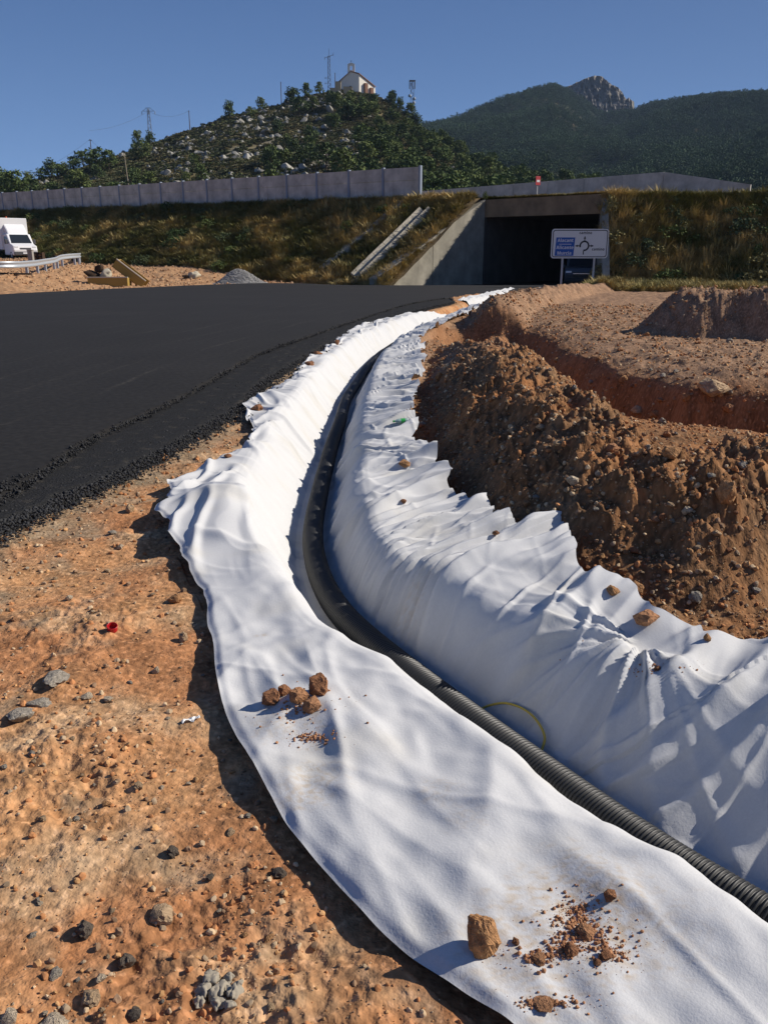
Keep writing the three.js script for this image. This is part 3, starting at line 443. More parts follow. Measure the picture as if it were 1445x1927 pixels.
{
  const u = thing('underpass', 'concrete road underpass through the embankment with a sloping wing wall', 'underpass');
  const B = -0.5, TOP = 4.69, SOF = 3.70, LEN = 34;
  part('headwall', prism([[E0 - 0.35, SOF], [E1 + 0.35, SOF], [E1 + 0.35, TOP + 0.02], [E0 - 0.35, TOP]], -0.5, (a, h, k) => EN(a, 0.12 + k, h)), concB, u);
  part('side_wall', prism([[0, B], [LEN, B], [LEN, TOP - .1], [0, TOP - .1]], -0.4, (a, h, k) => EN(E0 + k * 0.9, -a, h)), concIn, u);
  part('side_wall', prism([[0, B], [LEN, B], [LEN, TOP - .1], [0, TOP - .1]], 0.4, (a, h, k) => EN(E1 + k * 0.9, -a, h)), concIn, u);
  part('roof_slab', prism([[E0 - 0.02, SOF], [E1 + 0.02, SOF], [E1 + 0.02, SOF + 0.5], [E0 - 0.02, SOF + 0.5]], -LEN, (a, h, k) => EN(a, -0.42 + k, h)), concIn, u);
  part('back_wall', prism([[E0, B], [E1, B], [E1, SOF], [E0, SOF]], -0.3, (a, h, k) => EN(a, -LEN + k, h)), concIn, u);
  // wing wall in two bays with an open joint
  const wing = (n0, n1) => { const hh = (n) => 4.66 - (n / 9.15) * 4.45, ee = (n) => E0 - 0.98 * n / 9.03; return prism([[n0, B], [n1, B], [n1, hh(n1)], [n0, hh(n0)]], -0.45, (n, h, k) => EN(ee(n) + k, n, h)); };
  part('wing_wall_bay', wing(0.12, 4.62), concA, u); part('wing_wall_bay', wing(4.66, 9.15), concA, u);
  part('wing_wall', prism([[0.12, B], [3.0, B], [3.0, 0.5], [0.12, 4.5]], 0.4, (n, h, k) => EN(E1 + 0.05 + 0.62 * n + k, n, h)), concA, u);
  // coping along the wing
  const cp = (n0, n1) => { const hh = (n) => 4.66 - (n / 9.15) * 4.45, ee = (n) => E0 - 0.98 * n / 9.03; return prism([[n0, hh(n0) + 0.004], [n1, hh(n1) + 0.004], [n1, hh(n1) + 0.10], [n0, hh(n0) + 0.10]], -0.53, (n, h, k) => EN(ee(n) + 0.04 + k, n, h)); };
  part('coping', cp(0.14, 9.15), concA, u);
}
// ---------------------------------------------------------------- noise barriers
{
  const steel = mat(lin(0.22, 0.26, 0.32), 0.6, { metalness: 0.2 });
  const panelVar = [concrete(0.68, 0.655, 0.63), concrete(0.66, 0.64, 0.62), concrete(0.70, 0.67, 0.64)];
  const b = thing('noise_barrier', 'tall grey concrete panel barrier with posts along the embankment, on the left', 'barrier', null);
  const xs = [790, 727, 667, 610, 556, 505, 455, 409, 364, 322, 282, 243, 205, 168, 133, 99, 68, 37, 7], L = 3.03, H = 2.08;
  for (let k = 0; k <= 19; k++) {
    const e = -k * L, p = EN(e, 0), y = crestH(e) - 0.05;
    part('post', box(0.16, H + 0.07, 0.2, 0, (H + 0.07) / 2, 0), steel, b); const po = b.children[b.children.length - 1]; po.position.set(p.x, y, p.z); po.rotation.y = -atan2(ND[1], ND[0]);
    if (k < 19) for (const [h0, h1, q] of [[0.0, H * 0.62, 0], [H * 0.62 + 0.02, H - 0.01, 1]]) {
      const pn = part('panel', prism([[e - 0.09, h0], [e - L + 0.09, h0 + 0.043], [e - L + 0.09, h1 + 0.043], [e - 0.09, h1]], 0.12, (a, h, t) => EN(a, -0.06 + t + 0.006 * q, h + y)), panelVar[(k * 2 + q) % 3], b);
    }
  }
  const c = thing('noise_barrier', 'long low grey concrete barrier beyond the underpass with a sloping right end', 'barrier', null);
  const n2 = -15, y0 = 4.6; for (let k = 0; k < 9; k++) { const a = -17.2 + k * 3, tp = (a) => 6.66 + 0.0155 * (a + 11.4); part('panel', prism([[a + .01, y0], [a + 2.985, y0], [a + 2.985, tp(a + 3)], [a + .01, tp(a)]], 0.15, (q, h, t) => EN(q, n2 + t, h)), panelVar[k % 3], c); }
  { const a = 9.8, tp = 6.66 + 0.0155 * 21.2; part('end_panel', prism([[a + .01, y0], [a + 5.9, y0], [a + 5.9, 5.9], [a + .01, tp]], 0.15, (q, h, t) => EN(q, n2 + t, h)), panelVar[1], c); }
}
// ---------------------------------------------------------------- drainage chutes on the slope
const CHUTES = [], onChute = (x, z) => CHUTES.some(([w, P]) => polyD(P.map(p => [p.x, p.z, 0]), x, z)[0] < w);
{
  const onEmb = (px, py) => pick(px, py, embH, 30, 120, 1.001);
  const pathPts = (list, n) => { const pts = list.map(([x, y]) => onEmb(x, y)).filter(Boolean); return new THREE.CatmullRomCurve3(pts).getSpacedPoints(n); };
  const chute = (P, label, W) => {
    const t = thing('drainage_chute', label, 'chute'); const n = P.length;
    const dir = P[0].clone().sub(P[n - 1]).setY(0).normalize(), side = V3(-dir.z, 0, dir.x);
    for (const sgn of [-1, 1]) for (let i = 0; i < n - 1; i++) { const a = P[i].clone().addScaledVector(side, sgn * 0.27 * W), b = P[i + 1].clone().addScaledVector(side, sgn * 0.27 * W); a.y += 0.20 * W; b.y += 0.20 * W; const e = b.clone().sub(a).multiplyScalar(0.012); part('kerb_segment', bar(a.add(e), b.sub(e), 0.13 * W, 0.34), chuteM, t); }
    for (let i = 0; i < n - 1; i++) { const a = P[i].clone(), b = P[i + 1].clone(); a.y += 0.10; b.y += 0.10; part('channel_slab', bar(a, b, 0.40 * W, 0.12), chuteM, t); }
    return t;
  };
  const chuteM = concrete(0.56, 0.52, 0.44); CHUTES.push([0.55, pathPts([[800, 402], [735, 466], [672, 527]], 7)], [0.16, pathPts([[758, 384], [706, 430], [655, 470], [606, 512]], 13)]);
  chute(pathPts([[800, 402], [735, 466], [672, 527]], 7), 'concrete drainage chute down the slope beside the wing wall', 1.25);
  chute(pathPts([[758, 384], [706, 430], [655, 470], [606, 512]], 13), 'overgrown stepped drainage chute further left on the grassy slope', 0.62);
}
console.log('embankment');
// ---------------------------------------------------------------- direction sign
{
  const font = await new FontLoader().loadAsync('fonts/droid/droid_sans_bold.typeface.json');
  const c = PZ(1090.5, 458.5, 41), foot = groundH(c.x, c.z), W = 2.72, H = 1.33;
  const t = thing('direction_sign', 'white roundabout direction sign with blue panel reading Alacant Alicante Murcia, in front of the underpass', 'road sign', V3(c.x, foot, c.z)), cy = c.y - foot;
  t.rotation.y = 0.03;
  const white = mat(lin(0.68, 0.68, 0.66), 0.6), black = mat(lin(0.015, 0.015, 0.018), 0.6), blue = mat(lin(0.010, 0.085, 0.36), 0.55), galv = mat(lin(0.42, 0.43, 0.44), 0.5, { metalness: 0.3 });
  const rr = (w, h, r) => { const s = new THREE.Shape(); s.moveTo(-w / 2 + r, -h / 2); s.lineTo(w / 2 - r, -h / 2); s.absarc(w / 2 - r, -h / 2 + r, r, -PI / 2, 0); s.lineTo(w / 2, h / 2 - r); s.absarc(w / 2 - r, h / 2 - r, r, 0, PI / 2); s.lineTo(-w / 2 + r, h / 2); s.absarc(-w / 2 + r, h / 2 - r, r, PI / 2, PI); s.lineTo(-w / 2, -h / 2 + r); s.absarc(-w / 2 + r, -h / 2 + r, r, PI, 1.5 * PI); return s; };
  const flat = (s, z, d = 0.004) => { const g = new THREE.ExtrudeGeometry(s, { depth: d, bevelEnabled: false, curveSegments: 10 }); g.translate(0, cy, z); return g; };
  part('panel', flat(rr(W, H, 0.14), -0.03, 0.04), white, t);
  const ring = rr(W - 0.10, H - 0.10, 0.11); ring.holes.push(rr(W - 0.17, H - 0.17, 0.09)); part('border', flat(ring, 0.011), black, t);
  const bp = new THREE.Shape([[-1.29 + .11, -.55], [-.28, -.55], [-.24, .28], [-1.14, .28]].map(([x, y]) => new THREE.Vector2(x, y))); part('blue_panel', flat(bp, 0.011), blue, t);
  const text = (s, size, x, y, m, z) => { const g = new TextGeometry(s, { font, size, depth: 0.004, curveSegments: 4 }); g.computeBoundingBox(); const w = g.boundingBox.max.x; g.translate(x - w / 2, y + cy, z); return part('lettering', g, m, t); };
  text('Alacant', 0.15, -0.70, 0.075, white, 0.016); text('Alicante', 0.15, -0.71, -0.245, white, 0.016); text('Murcia', 0.15, -0.73, -0.50, white, 0.016);
  part('dividing_line', box(0.58, 0.022, 0.004, -0.70, cy - 0.025, 0.018), white, t);
  text('camino', 0.125, 0.24, 0.43, black, 0.012); text('camino', 0.125, 0.89, -0.31, black, 0.012);
  const arc = new THREE.Shape(); arc.absarc(0, 0, 0.24, -2.0 + PI * 2, -2.65 + PI * 2 - PI * 2 + PI * 2, false);
  { const a0 = -1.75, a1 = PI + 0.32, pts = []; for (let k = 0; k <= 30; k++) { const a = lerp(a0, a1, k / 30); pts.push(new THREE.Vector2(0.24 * cos(a), 0.24 * sin(a))); } for (let k = 30; k >= 0; k--) { const a = lerp(a0, a1, k / 30); pts.push(new THREE.Vector2(0.165 * cos(a), 0.165 * sin(a))); } const s = new THREE.Shape(pts); const g = new THREE.ExtrudeGeometry(s, { depth: 0.004, bevelEnabled: false }); g.translate(0.22, cy - 0.10, 0.011); part('roundabout_ring', g, black, t); }
  const arrow = (x, y, rot) => { const s = new THREE.Shape([[-.022, 0], [.022, 0], [.022, .11], [.062, .09], [0, .235], [-.062, .09], [-.022, .11]].map(([a, b]) => new THREE.Vector2(a, b))); const g = new THREE.ExtrudeGeometry(s, { depth: 0.004, bevelEnabled: false }); g.rotateZ(rot); g.translate(x, y + cy, 0.0116); part('arrow', g, black, t); };
  arrow(0.22, 0.12, 0); arrow(0.44, -0.10, -PI / 2); arrow(0.0, -0.10, PI / 2); part('arrow_stem', box(0.05, 0.17, 0.004, 0.19, cy - 0.41, 0.0138), black, t);
  for (const x of [-0.77, 0.76]) part('post', box(0.09, cy + H / 2 - 0.1 + 0.3, 0.05, x, (cy + H / 2 - 0.1 - 0.3) / 2, -0.06), galv, t);
}
// ---------------------------------------------------------------- small red board above the underpass
{
  const p = EN(9.3, -6, 4.7), q = PZ(1012, 340, -p.z), t = thing('red_sign', 'small red board with a white bar standing above the underpass', 'road sign', V3(q.x, 4.68, p.z));
  const red = mat(lin(0.45, 0.02, 0.03), 0.6), wh = mat(lin(0.75, 0.72, 0.7), 0.6); const cy = q.y - 4.68;
  part('board', box(0.36, 0.52, 0.03, 0, cy, 0, 0.01), red, t); part('bar', box(0.24, 0.13, 0.004, 0.01, cy - 0.02, 0.0175), wh, t); part('post', box(0.06, cy + 0.1, 0.05, 0, cy / 2 - 0.05, -0.045), mat(lin(.4, .4, .4), .5), t); t.rotation.y = 0.5;
}
// ---------------------------------------------------------------- vehicles
const glassM = new THREE.MeshStandardMaterial({ color: lin(0.02, 0.025, 0.03), roughness: 0.12, side: THREE.DoubleSide });
const tyreM = mat(lin(0.02, 0.02, 0.02), 0.9), rimM = mat(lin(0.35, 0.35, 0.36), 0.4, { metalness: 0.6 });
function wheel(parent, x, z, r, w) { const g = new THREE.CylinderGeometry(r, r, w, 24); g.rotateX(PI / 2); const t = part('wheel', new THREE.TorusGeometry(r * 0.76, r * 0.25, 10, 24), tyreM, parent); t.position.set(x, r, z); t.scale.z = w / (r * 0.5); const d = new THREE.CylinderGeometry(r * 0.6, r * 0.6, w * 0.5, 20); d.rotateX(PI / 2); part('rim', d, rimM, t); }
function extr(poly, w, bevel = 0.03) { const s = new THREE.Shape(poly.map(([x, y]) => new THREE.Vector2(x, y))); const g = new THREE.ExtrudeGeometry(s, { depth: w - 2 * bevel, bevelEnabled: bevel > 0, bevelSize: bevel, bevelThickness: bevel, bevelSegments: 2 }); g.translate(0, 0, -w / 2 + bevel); return g; }
{
  const p = PZ(36, 489, 72), t = thing('box_van', 'white box van with a roof fairing parked behind the guard rail', 'van', V3(p.x, p.y + 0.02, p.z)); // its own +x is forward
  t.rotation.y = -0.86;
  const wh = mat(lin(0.78, 0.78, 0.77), 0.35), wb = mat(lin(0.74, 0.74, 0.73), 0.5), grey = mat(lin(0.06, 0.06, 0.065), 0.7), lamp = mat(lin(0.6, 0.6, 0.6), 0.15);
  part('cargo_box', box(3.6, 2.5, 2.2, -2.05, 2.05, 0, 0.04), wb, t);
  for (const z of [-1.055, 1.055]) part('side_skirt', box(3.4, 0.12, 0.03, -2.05, 0.78, z), grey, t);
  part('chassis', box(5.2, 0.2, 0.9, -1.2, 0.6, 0), grey, t);
  part('cab', extr([[-0.2, 0.45], [1.95, 0.42], [2.0, 0.75], [1.92, 1.02], [1.25, 1.22], [0.62, 1.95], [-0.2, 1.98]], 1.9, 0.07), wh, t);
  part('fairing', extr([[-0.2, 1.95], [0.55, 1.97], [0.2, 2.3], [-0.2, 2.68]], 1.6, 0.1), wh, t);
  const ws = new THREE.BufferGeometry(); ws.setAttribute('position', new THREE.Float32BufferAttribute([1.24, 1.25, -0.82, 1.24, 1.25, 0.82, 0.68, 1.92, 0.72, 1.24, 1.25, -0.82, 0.68, 1.92, 0.72, 0.68, 1.92, -0.72].map((v, i) => i % 3 === 0 ? v + 0.05 : i % 3 === 1 ? v + 0.055 : v), 3)); ws.computeVertexNormals(); part('windscreen', ws, glassM, t);
  for (const z of [-0.957, 0.957]) { part('side_window', extr([[0.0, 1.28], [1.05, 1.28], [0.58, 1.82], [0.0, 1.84]], 0.02, 0).translate(0, 0, z), glassM, t); part('mirror', box(0.12, 0.36, 0.2, 1.0, 1.42, z * 1.17, 0.03), grey, t); part('headlight', box(0.12, 0.26, 0.34, 1.96, 0.92, z * 0.74, 0.04), lamp, t); }
  part('grille', box(0.06, 0.2, 0.9, 2.03, 0.84, 0, 0.02), grey, t); part('bumper', box(0.16, 0.28, 1.84, 2.02, 0.5, 0, 0.05), grey, t);
  part('number_plate', box(0.02, 0.11, 0.5, 2.11, 0.52, 0), wh, t);
  part('beacon', cyl(0.06, 0.07, 0.16, 12).translate(-0.9, 3.36, 0.3), mat(lin(0.5, 0.08, 0.02), 0.4), t);
  for (const z of [-0.85, 0.85]) { wheel(t, 1.3, z, 0.34, 0.22); wheel(t, -2.4, z, 0.34, 0.22); }
}
{
  const p = EN(9.6, -2.2); const q = PZ(1092, 528, 48.9); const t = thing('parked_car', 'dark blue pickup inside the shaded underpass, behind the sign', 'car', V3(q.x, -0.30, q.z)); t.rotation.y = -PI / 2 - 0.22;
  const body = mat(lin(0.060, 0.066, 0.075), 0.5, { metalness: 0.3 }), lamp = mat(lin(0.7, 0.7, 0.7), 0.1), dark = mat(lin(0.012, 0.012, 0.014), 0.6), chrome = mat(lin(0.5, 0.5, 0.52), 0.2, { metalness: 0.9 });
  part('body', extr([[-2.5, 0.45], [2.3, 0.42], [2.38, 0.8], [2.2, 1.05], [1.0, 1.14], [-2.5, 1.14]], 1.8, 0.08), body, t);
  part('cabin', extr([[-1.2, 1.12], [1.05, 1.14], [0.35, 1.72], [-1.0, 1.74]], 1.62, 0.08), body, t);
  const ws = new THREE.BufferGeometry(); ws.setAttribute('position', new THREE.Float32BufferAttribute([1.06, 1.2, -0.72, 1.06, 1.2, 0.72, 0.46, 1.7, 0.64, 1.06, 1.2, -0.72, 0.46, 1.7, 0.64, 0.46, 1.7, -0.64].map((v, i) => i % 3 === 0 ? v + 0.06 : i % 3 === 1 ? v + 0.04 : v), 3)); ws.computeVertexNormals(); part('windscreen', ws, mat(lin(0.02, 0.022, 0.025), 0.6, { specularIntensity: 0.25 }), t);
  for (const z of [-1, 1]) { part('headlight', box(0.1, 0.16, 0.32, 2.36, 0.92, z * 0.68, 0.03), lamp, t); part('mirror', box(0.12, 0.16, 0.18, 0.85, 1.22, z * 0.98, 0.03), body, t); part('side_window', extr([[-0.9, 1.2], [0.75, 1.2], [0.3, 1.62], [-0.85, 1.63]], 0.02, 0).translate(0, 0, z * 0.82), glassM, t); wheel(t, 1.55, z * 0.8, 0.37, 0.24); wheel(t, -1.6, z * 0.8, 0.37, 0.24); }
  part('grille', box(0.08, 0.24, 0.9, 2.44, 0.8, 0, 0.02), dark, t); part('grille_bar', box(0.03, 0.04, 0.9, 2.5, 0.86, 0), chrome, t); part('bumper', box(0.16, 0.22, 1.76, 2.44, 0.5, 0, 0.05), dark, t);
}
// ---------------------------------------------------------------- guard rail round the side road
{
  const galv = mat(lin(0.40, 0.43, 0.46), 0.45, { metalness: 0.35 }), t = thing('guard_rail', 'galvanised guard rail curving round the end of the side road', 'guard rail');
  const plan = [[-34, -38.5], [-27, -40], ...[[12, 519], [53, 516], [83, 511], [103, 506], [116, 501]].map(([x, y]) => { const p = pick(x, y, groundH, 30, 120, 1.0015); return [p.x, p.z]; })];
  const last = plan[plan.length - 1]; plan.push([last[0] - 0.2, last[1] - 3.2], [last[0] - 1.6, last[1] - 8], [last[0] - 5.2, last[1] - 17], [last[0] - 10, last[1] - 27]);
  const c = new THREE.CatmullRomCurve3(plan.map(([x, z]) => V3(x, 0, z)), false, 'centripetal'), N = 160, P = c.getSpacedPoints(N), gl = P.map(p => bigH(p.x, p.z));
  for (let k = 0; k < 12; k++) for (let i = 1; i < N; i++) gl[i] = (gl[i - 1] + gl[i] * 2 + gl[i + 1]) / 4;
  const pr = [[0.45, 0.0], [0.50, 0.05], [0.55, 0.0], [0.60, -0.03], [0.65, 0.0], [0.70, 0.05], [0.76, 0.0]];
  const g = gridGeo(N + 1, pr.length, (i, j) => { const a = P[max(0, i - 1)], b = P[min(N, i + 1)], L = hypot(b.x - a.x, b.z - a.z), nx = -(b.z - a.z) / L, nz = (b.x - a.x) / L, o = -0.1 + pr[j][1] * -1; return [P[i].x + nx * -o, gl[i] + pr[j][0], P[i].z + nz * -o, i, j]; });
  part('rail', g, galv, t);
  const L = c.getLength(), np = Math.round(L / 2.6); for (let k = 0; k <= np; k++) { const i = Math.round(k / np * N), po = part('post', box(0.12, 1.1, 0.12, 0, 0.2, 0), galv, t); po.position.set(P[i].x, gl[i], P[i].z); }
}
console.log('vehicles');
// ---------------------------------------------------------------- debris by the side road
{
  const och = mat(lin(0.34, 0.22, 0.045), 0.7, { bumpMap: grainBump, bumpScale: 0.01 }), rim = mat(lin(0.55, 0.50, 0.38), 0.7), dk = mat(lin(0.055, 0.035, 0.022), 0.95, { bumpMap: grainBump, bumpScale: 0.02 }), gw = mat(lin(0.45, 0.40, 0.30), 0.9), br = mat(lin(0.20, 0.13, 0.07), 0.95);
  const on = (px, py) => pick(px, py, groundH, 25, 120, 1.0015);
  const a = on(204, 537), sc = 43 / 1542;
  { const t = thing('yellow_trough', 'low ochre yellow steel trough lying at the far road edge', 'trough', V3(a.x, a.y - 0.05, a.z)); t.rotation.y = 0.06; const w = 2.0, h = 0.42;
    part('front_side', box(w, h, 0.05, 0, h / 2, 0, 0.01), och, t); part('back_side', box(w, h, 0.05, 0, h / 2, -0.8, 0.01), och, t); part('end_plate', box(0.05, h, 0.74, -w / 2 + 0.03, h / 2, -0.4), och, t); part('end_plate', box(0.05, h, 0.74, w / 2 - 0.03, h / 2, -0.4), och, t); part('base_plate', box(w - 0.1, 0.03, 0.74, 0, 0.02, -0.4), och, t); part('rim', box(w + 0.04, 0.05, 0.09, 0, h + 0.027, 0), rim, t); }
  { const t = thing('tipped_trough', 'ochre steel tray tipped up on end against the yellow trough', 'tray', V3(a.x + 0.55, a.y + 0.06, a.z - 0.95)); t.rotation.z = -0.66; const w = 1.75;
    part('tray_floor', box(w, 0.04, 0.8, 0, 0.42, 0), och, t); part('side_plate', box(w, 0.42, 0.04, 0, 0.63, 0.38), och, t); part('side_plate', box(w, 0.42, 0.04, 0, 0.63, -0.38), och, t); part('end_plate', box(0.04, 0.42, 0.72, -w / 2 + 0.02, 0.64, 0), och, t); part('rim', box(w + 0.02, 0.05, 0.08, 0, 0.862, 0.38), rim, t); }
  const chunk = (px, py, Z0, s, e, m, label, cat, name, seed) => { const p = on(px, py) || a; const q = PZ(px, py, Z0), o = single(name, rockGeo(seed, 3, 0.45, 8), m, label, cat); o.scale.set(...s); o.rotation.set(...e); o.position.set(q.x, max(q.y, groundH(q.x, q.z) + s[1] * 0.4), q.z); return o; };
  chunk(180, 520, -a.z + 0.4, [0.62, 0.2, 0.3], [0.2, 0.3, -0.35], dk, 'dark charred timber stump pointing left out of the trough', 'timber', 'timber_stump', 61);
  chunk(188, 505, -a.z + 0.5, [0.26, 0.24, 0.24], [0.4, 0.3, 0.4], dk, 'dark square broken block on top of the trough debris', 'block', 'broken_block', 62);
  chunk(198, 515, -a.z + 0.35, [0.34, 0.22, 0.3], [0.4, 1.3, 0.7], gw, 'greyish sack-like lump beside the tipped tray', 'lump', 'earth_lump', 63);
  { const p = on(367, 524), o = single('broken_concrete', rockGeo(64, 3, 0.5, 9), gw, 'pale broken concrete lump lying left of the gravel pile', 'concrete'); o.scale.set(0.42, 0.26, 0.3); o.position.set(p.x, p.y + 0.16, p.z); const o2 = single('broken_concrete', rockGeo(65, 3, 0.5, 9), dk, 'small dark slab fragment touching the pale concrete lump', 'concrete'); o2.scale.set(0.25, 0.12, 0.2); o2.position.set(p.x - 0.5, p.y + 0.08, p.z + 0.1); }
  { const p = on(430, 534), t = thing('gravel_pile', 'grey cone shaped gravel pile at the far edge of the asphalt', 'gravel pile', V3(p.x + 0.4, p.y - 0.04, p.z - 1.2)); const R = 1.75, H = 0.82, gm = mat(lin(0.27, 0.26, 0.245), 1, { bumpMap: grainBump, bumpScale: 0.03 });
    const ph = (x, z) => { const q = hypot(x / (x > 0 ? 1.05 : 0.95), z / 0.7) + 0.14 * ns(x * 1.2, z * 1.2 + 4); return H * (1 - sst(0, 1, q / R) * 0.5 - 0.5 * clamp(q / R)) * 1.06 + 0.03 * ns(x * 4, z * 4); };
    part('heap', gridGeo(60, 40, (i, j) => { const x = lerp(-2.2, 2.2, i / 59), z = lerp(1.5, -1.5, j / 39); return [x, ph(x, z) - 0.06, z, x, z]; }), gm, t);
    const r = rng(9), st = rockGeo(71, 1, 0.4, 5); scatter('gravel', st, mat(lin(1, 1, 1), 0.95), 4200, () => { const x = (r() * 2 - 1) * 2.05, z = (r() * 2 - 1) * 1.35; if (hypot(x, z / 0.7) > 1.95) return null; const s = 0.018 + 0.03 * r() * r(), k = 0.2 + 0.22 * r(); return { p: V3(x, ph(x, z) - 0.05, z), s: [s, s * .8, s], e: [r() * 6, r() * 6, 0], c: lin(k, k * 0.97, k * 0.9) }; }, '', '', t); }
  { const p = on(60, 492), o = thing('concrete_post', 'short grey concrete block standing in front of the van', 'block', V3(p.x, p.y - 0.02, p.z)); part('block', box(0.36, 0.78, 0.34, 0, 0.39, 0, 0.03), concC, o); part('cap', box(0.40, 0.08, 0.38, 0, 0.82, 0, 0.02), concC, o);
    const q = on(74, 491), c = thing('cable_drum_crate', 'dark open crate beside the grey concrete block', 'crate', V3(q.x, q.y, q.z)); part('frame', merge([box(0.8, 0.06, 0.5, 0, 0.03, 0), box(0.8, 0.06, 0.5, 0, 0.58, 0), box(0.07, 0.5, 0.5, -0.36, 0.3, 0), box(0.07, 0.5, 0.5, 0.36, 0.3, 0), box(0.07, 0.5, 0.5, 0, 0.3, 0)]), dk, c); part('back_board', box(0.66, 0.48, 0.04, 0, 0.3, -0.2), dk, c); for (const [x, y] of [[-.18, .18], [.18, .18], [-.18, .42], [.18, .42]]) part('bottle', cyl(0.09, 0.09, 0.4, 10).rotateX(PI / 2).translate(x, y, 0), br, c); }
  for (const [x, y, w, lab] of [[30, 517, 1.5, 'black flat board lying under the rail at the left frame edge'], [100, 483, 1.2, 'dark bar lying on the side road right of the crate']]) { const p = on(x, y); if (!p) continue; const o = single('dark_board', box(w, 0.07, 0.3, 0, 0, 0, 0.01), dk, lab, 'board'); o.position.set(p.x, p.y + 0.05, p.z); o.rotation.set(0.05, 0.2, -0.03); }
}
// ---------------------------------------------------------------- rocks, clods and scraps
const RG = [...Array(7)].map((_, k) => rockGeo(200 + k, 3, 0.40, 10, 0.45)), RGL = [...Array(4)].map((_, k) => rockGeo(300 + k, 1, 0.45, 8, 0.5)), clodG = [...Array(3)].map((_, k) => hullRock(400 + k)), heroG = hullRock(450, [[.1, -1, .2], [-.35, -.8, .3], [.5, -.75, .15], [.3, -.8, -.5], [-.78, -.1, .45], [-.7, .2, -.4], [.85, -.15, .3], [.8, .2, -.5], [.1, .05, .82], [-.68, 1.0, .1], [-.3, .84, .38], [.42, .74, .34], [.6, .6, -.3], [-.2, .8, -.5]]);
const rkMap = dtex(256, (u, v) => { const n = tf(u, v, 8, 5, .75); const b = 0.85 + 0.4 * n; return [b, b, b]; }, true);
const rkBump = dtex(256, (u, v) => 0.5 + 0.5 * tf(u, v, 6, 5, .75));
const rockM = (r, g, b) => mat(lin(r * 1.1, g * 1.1, b * 1.1), 0.95, { map: rkMap, bumpMap: rkBump, bumpScale: 0.012 });
const CL = { clod: rockM(0.36, 0.17, 0.085), clod2: rockM(0.42, 0.215, 0.11), tan: rockM(0.50, 0.35, 0.21), grey: rockM(0.37, 0.325, 0.26), dark: rockM(0.15, 0.122, 0.095), pale: rockM(0.60, 0.49, 0.35), org: rockM(0.45, 0.24, 0.11) };
let rk = 0;
function stone(px, py, wpx, hpx, kind, label, group, name = 'stone', geo) { // width and height as seen, sits at the picked place
  const p = pick(px, py + hpx * 0.25, surfH, 0.9, 60); if (!p) return null; const dep = -(p.z * cos(PITCH)) - (p.y - EYE) * sin(PITCH), k = dep / FOC, w = wpx * k / 2, h = hpx * k / 2;
  const o = single(name, geo || RG[rk++ % RG.length], CL[kind], label, name.includes('clod') ? 'clod' : 'stone', group); const r = rng(rk * 13 + 7); o.scale.set(w * 1.05, h * 1.05, w * 0.95); o.rotation.set((r() - .5) * .5, geo === heroG ? 0.1 : r() * 6, geo === heroG ? 0.05 : (r() - .5) * .5); o.position.set(p.x, p.y + h * 0.55, p.z); return o;
}
const LST = 'stone';
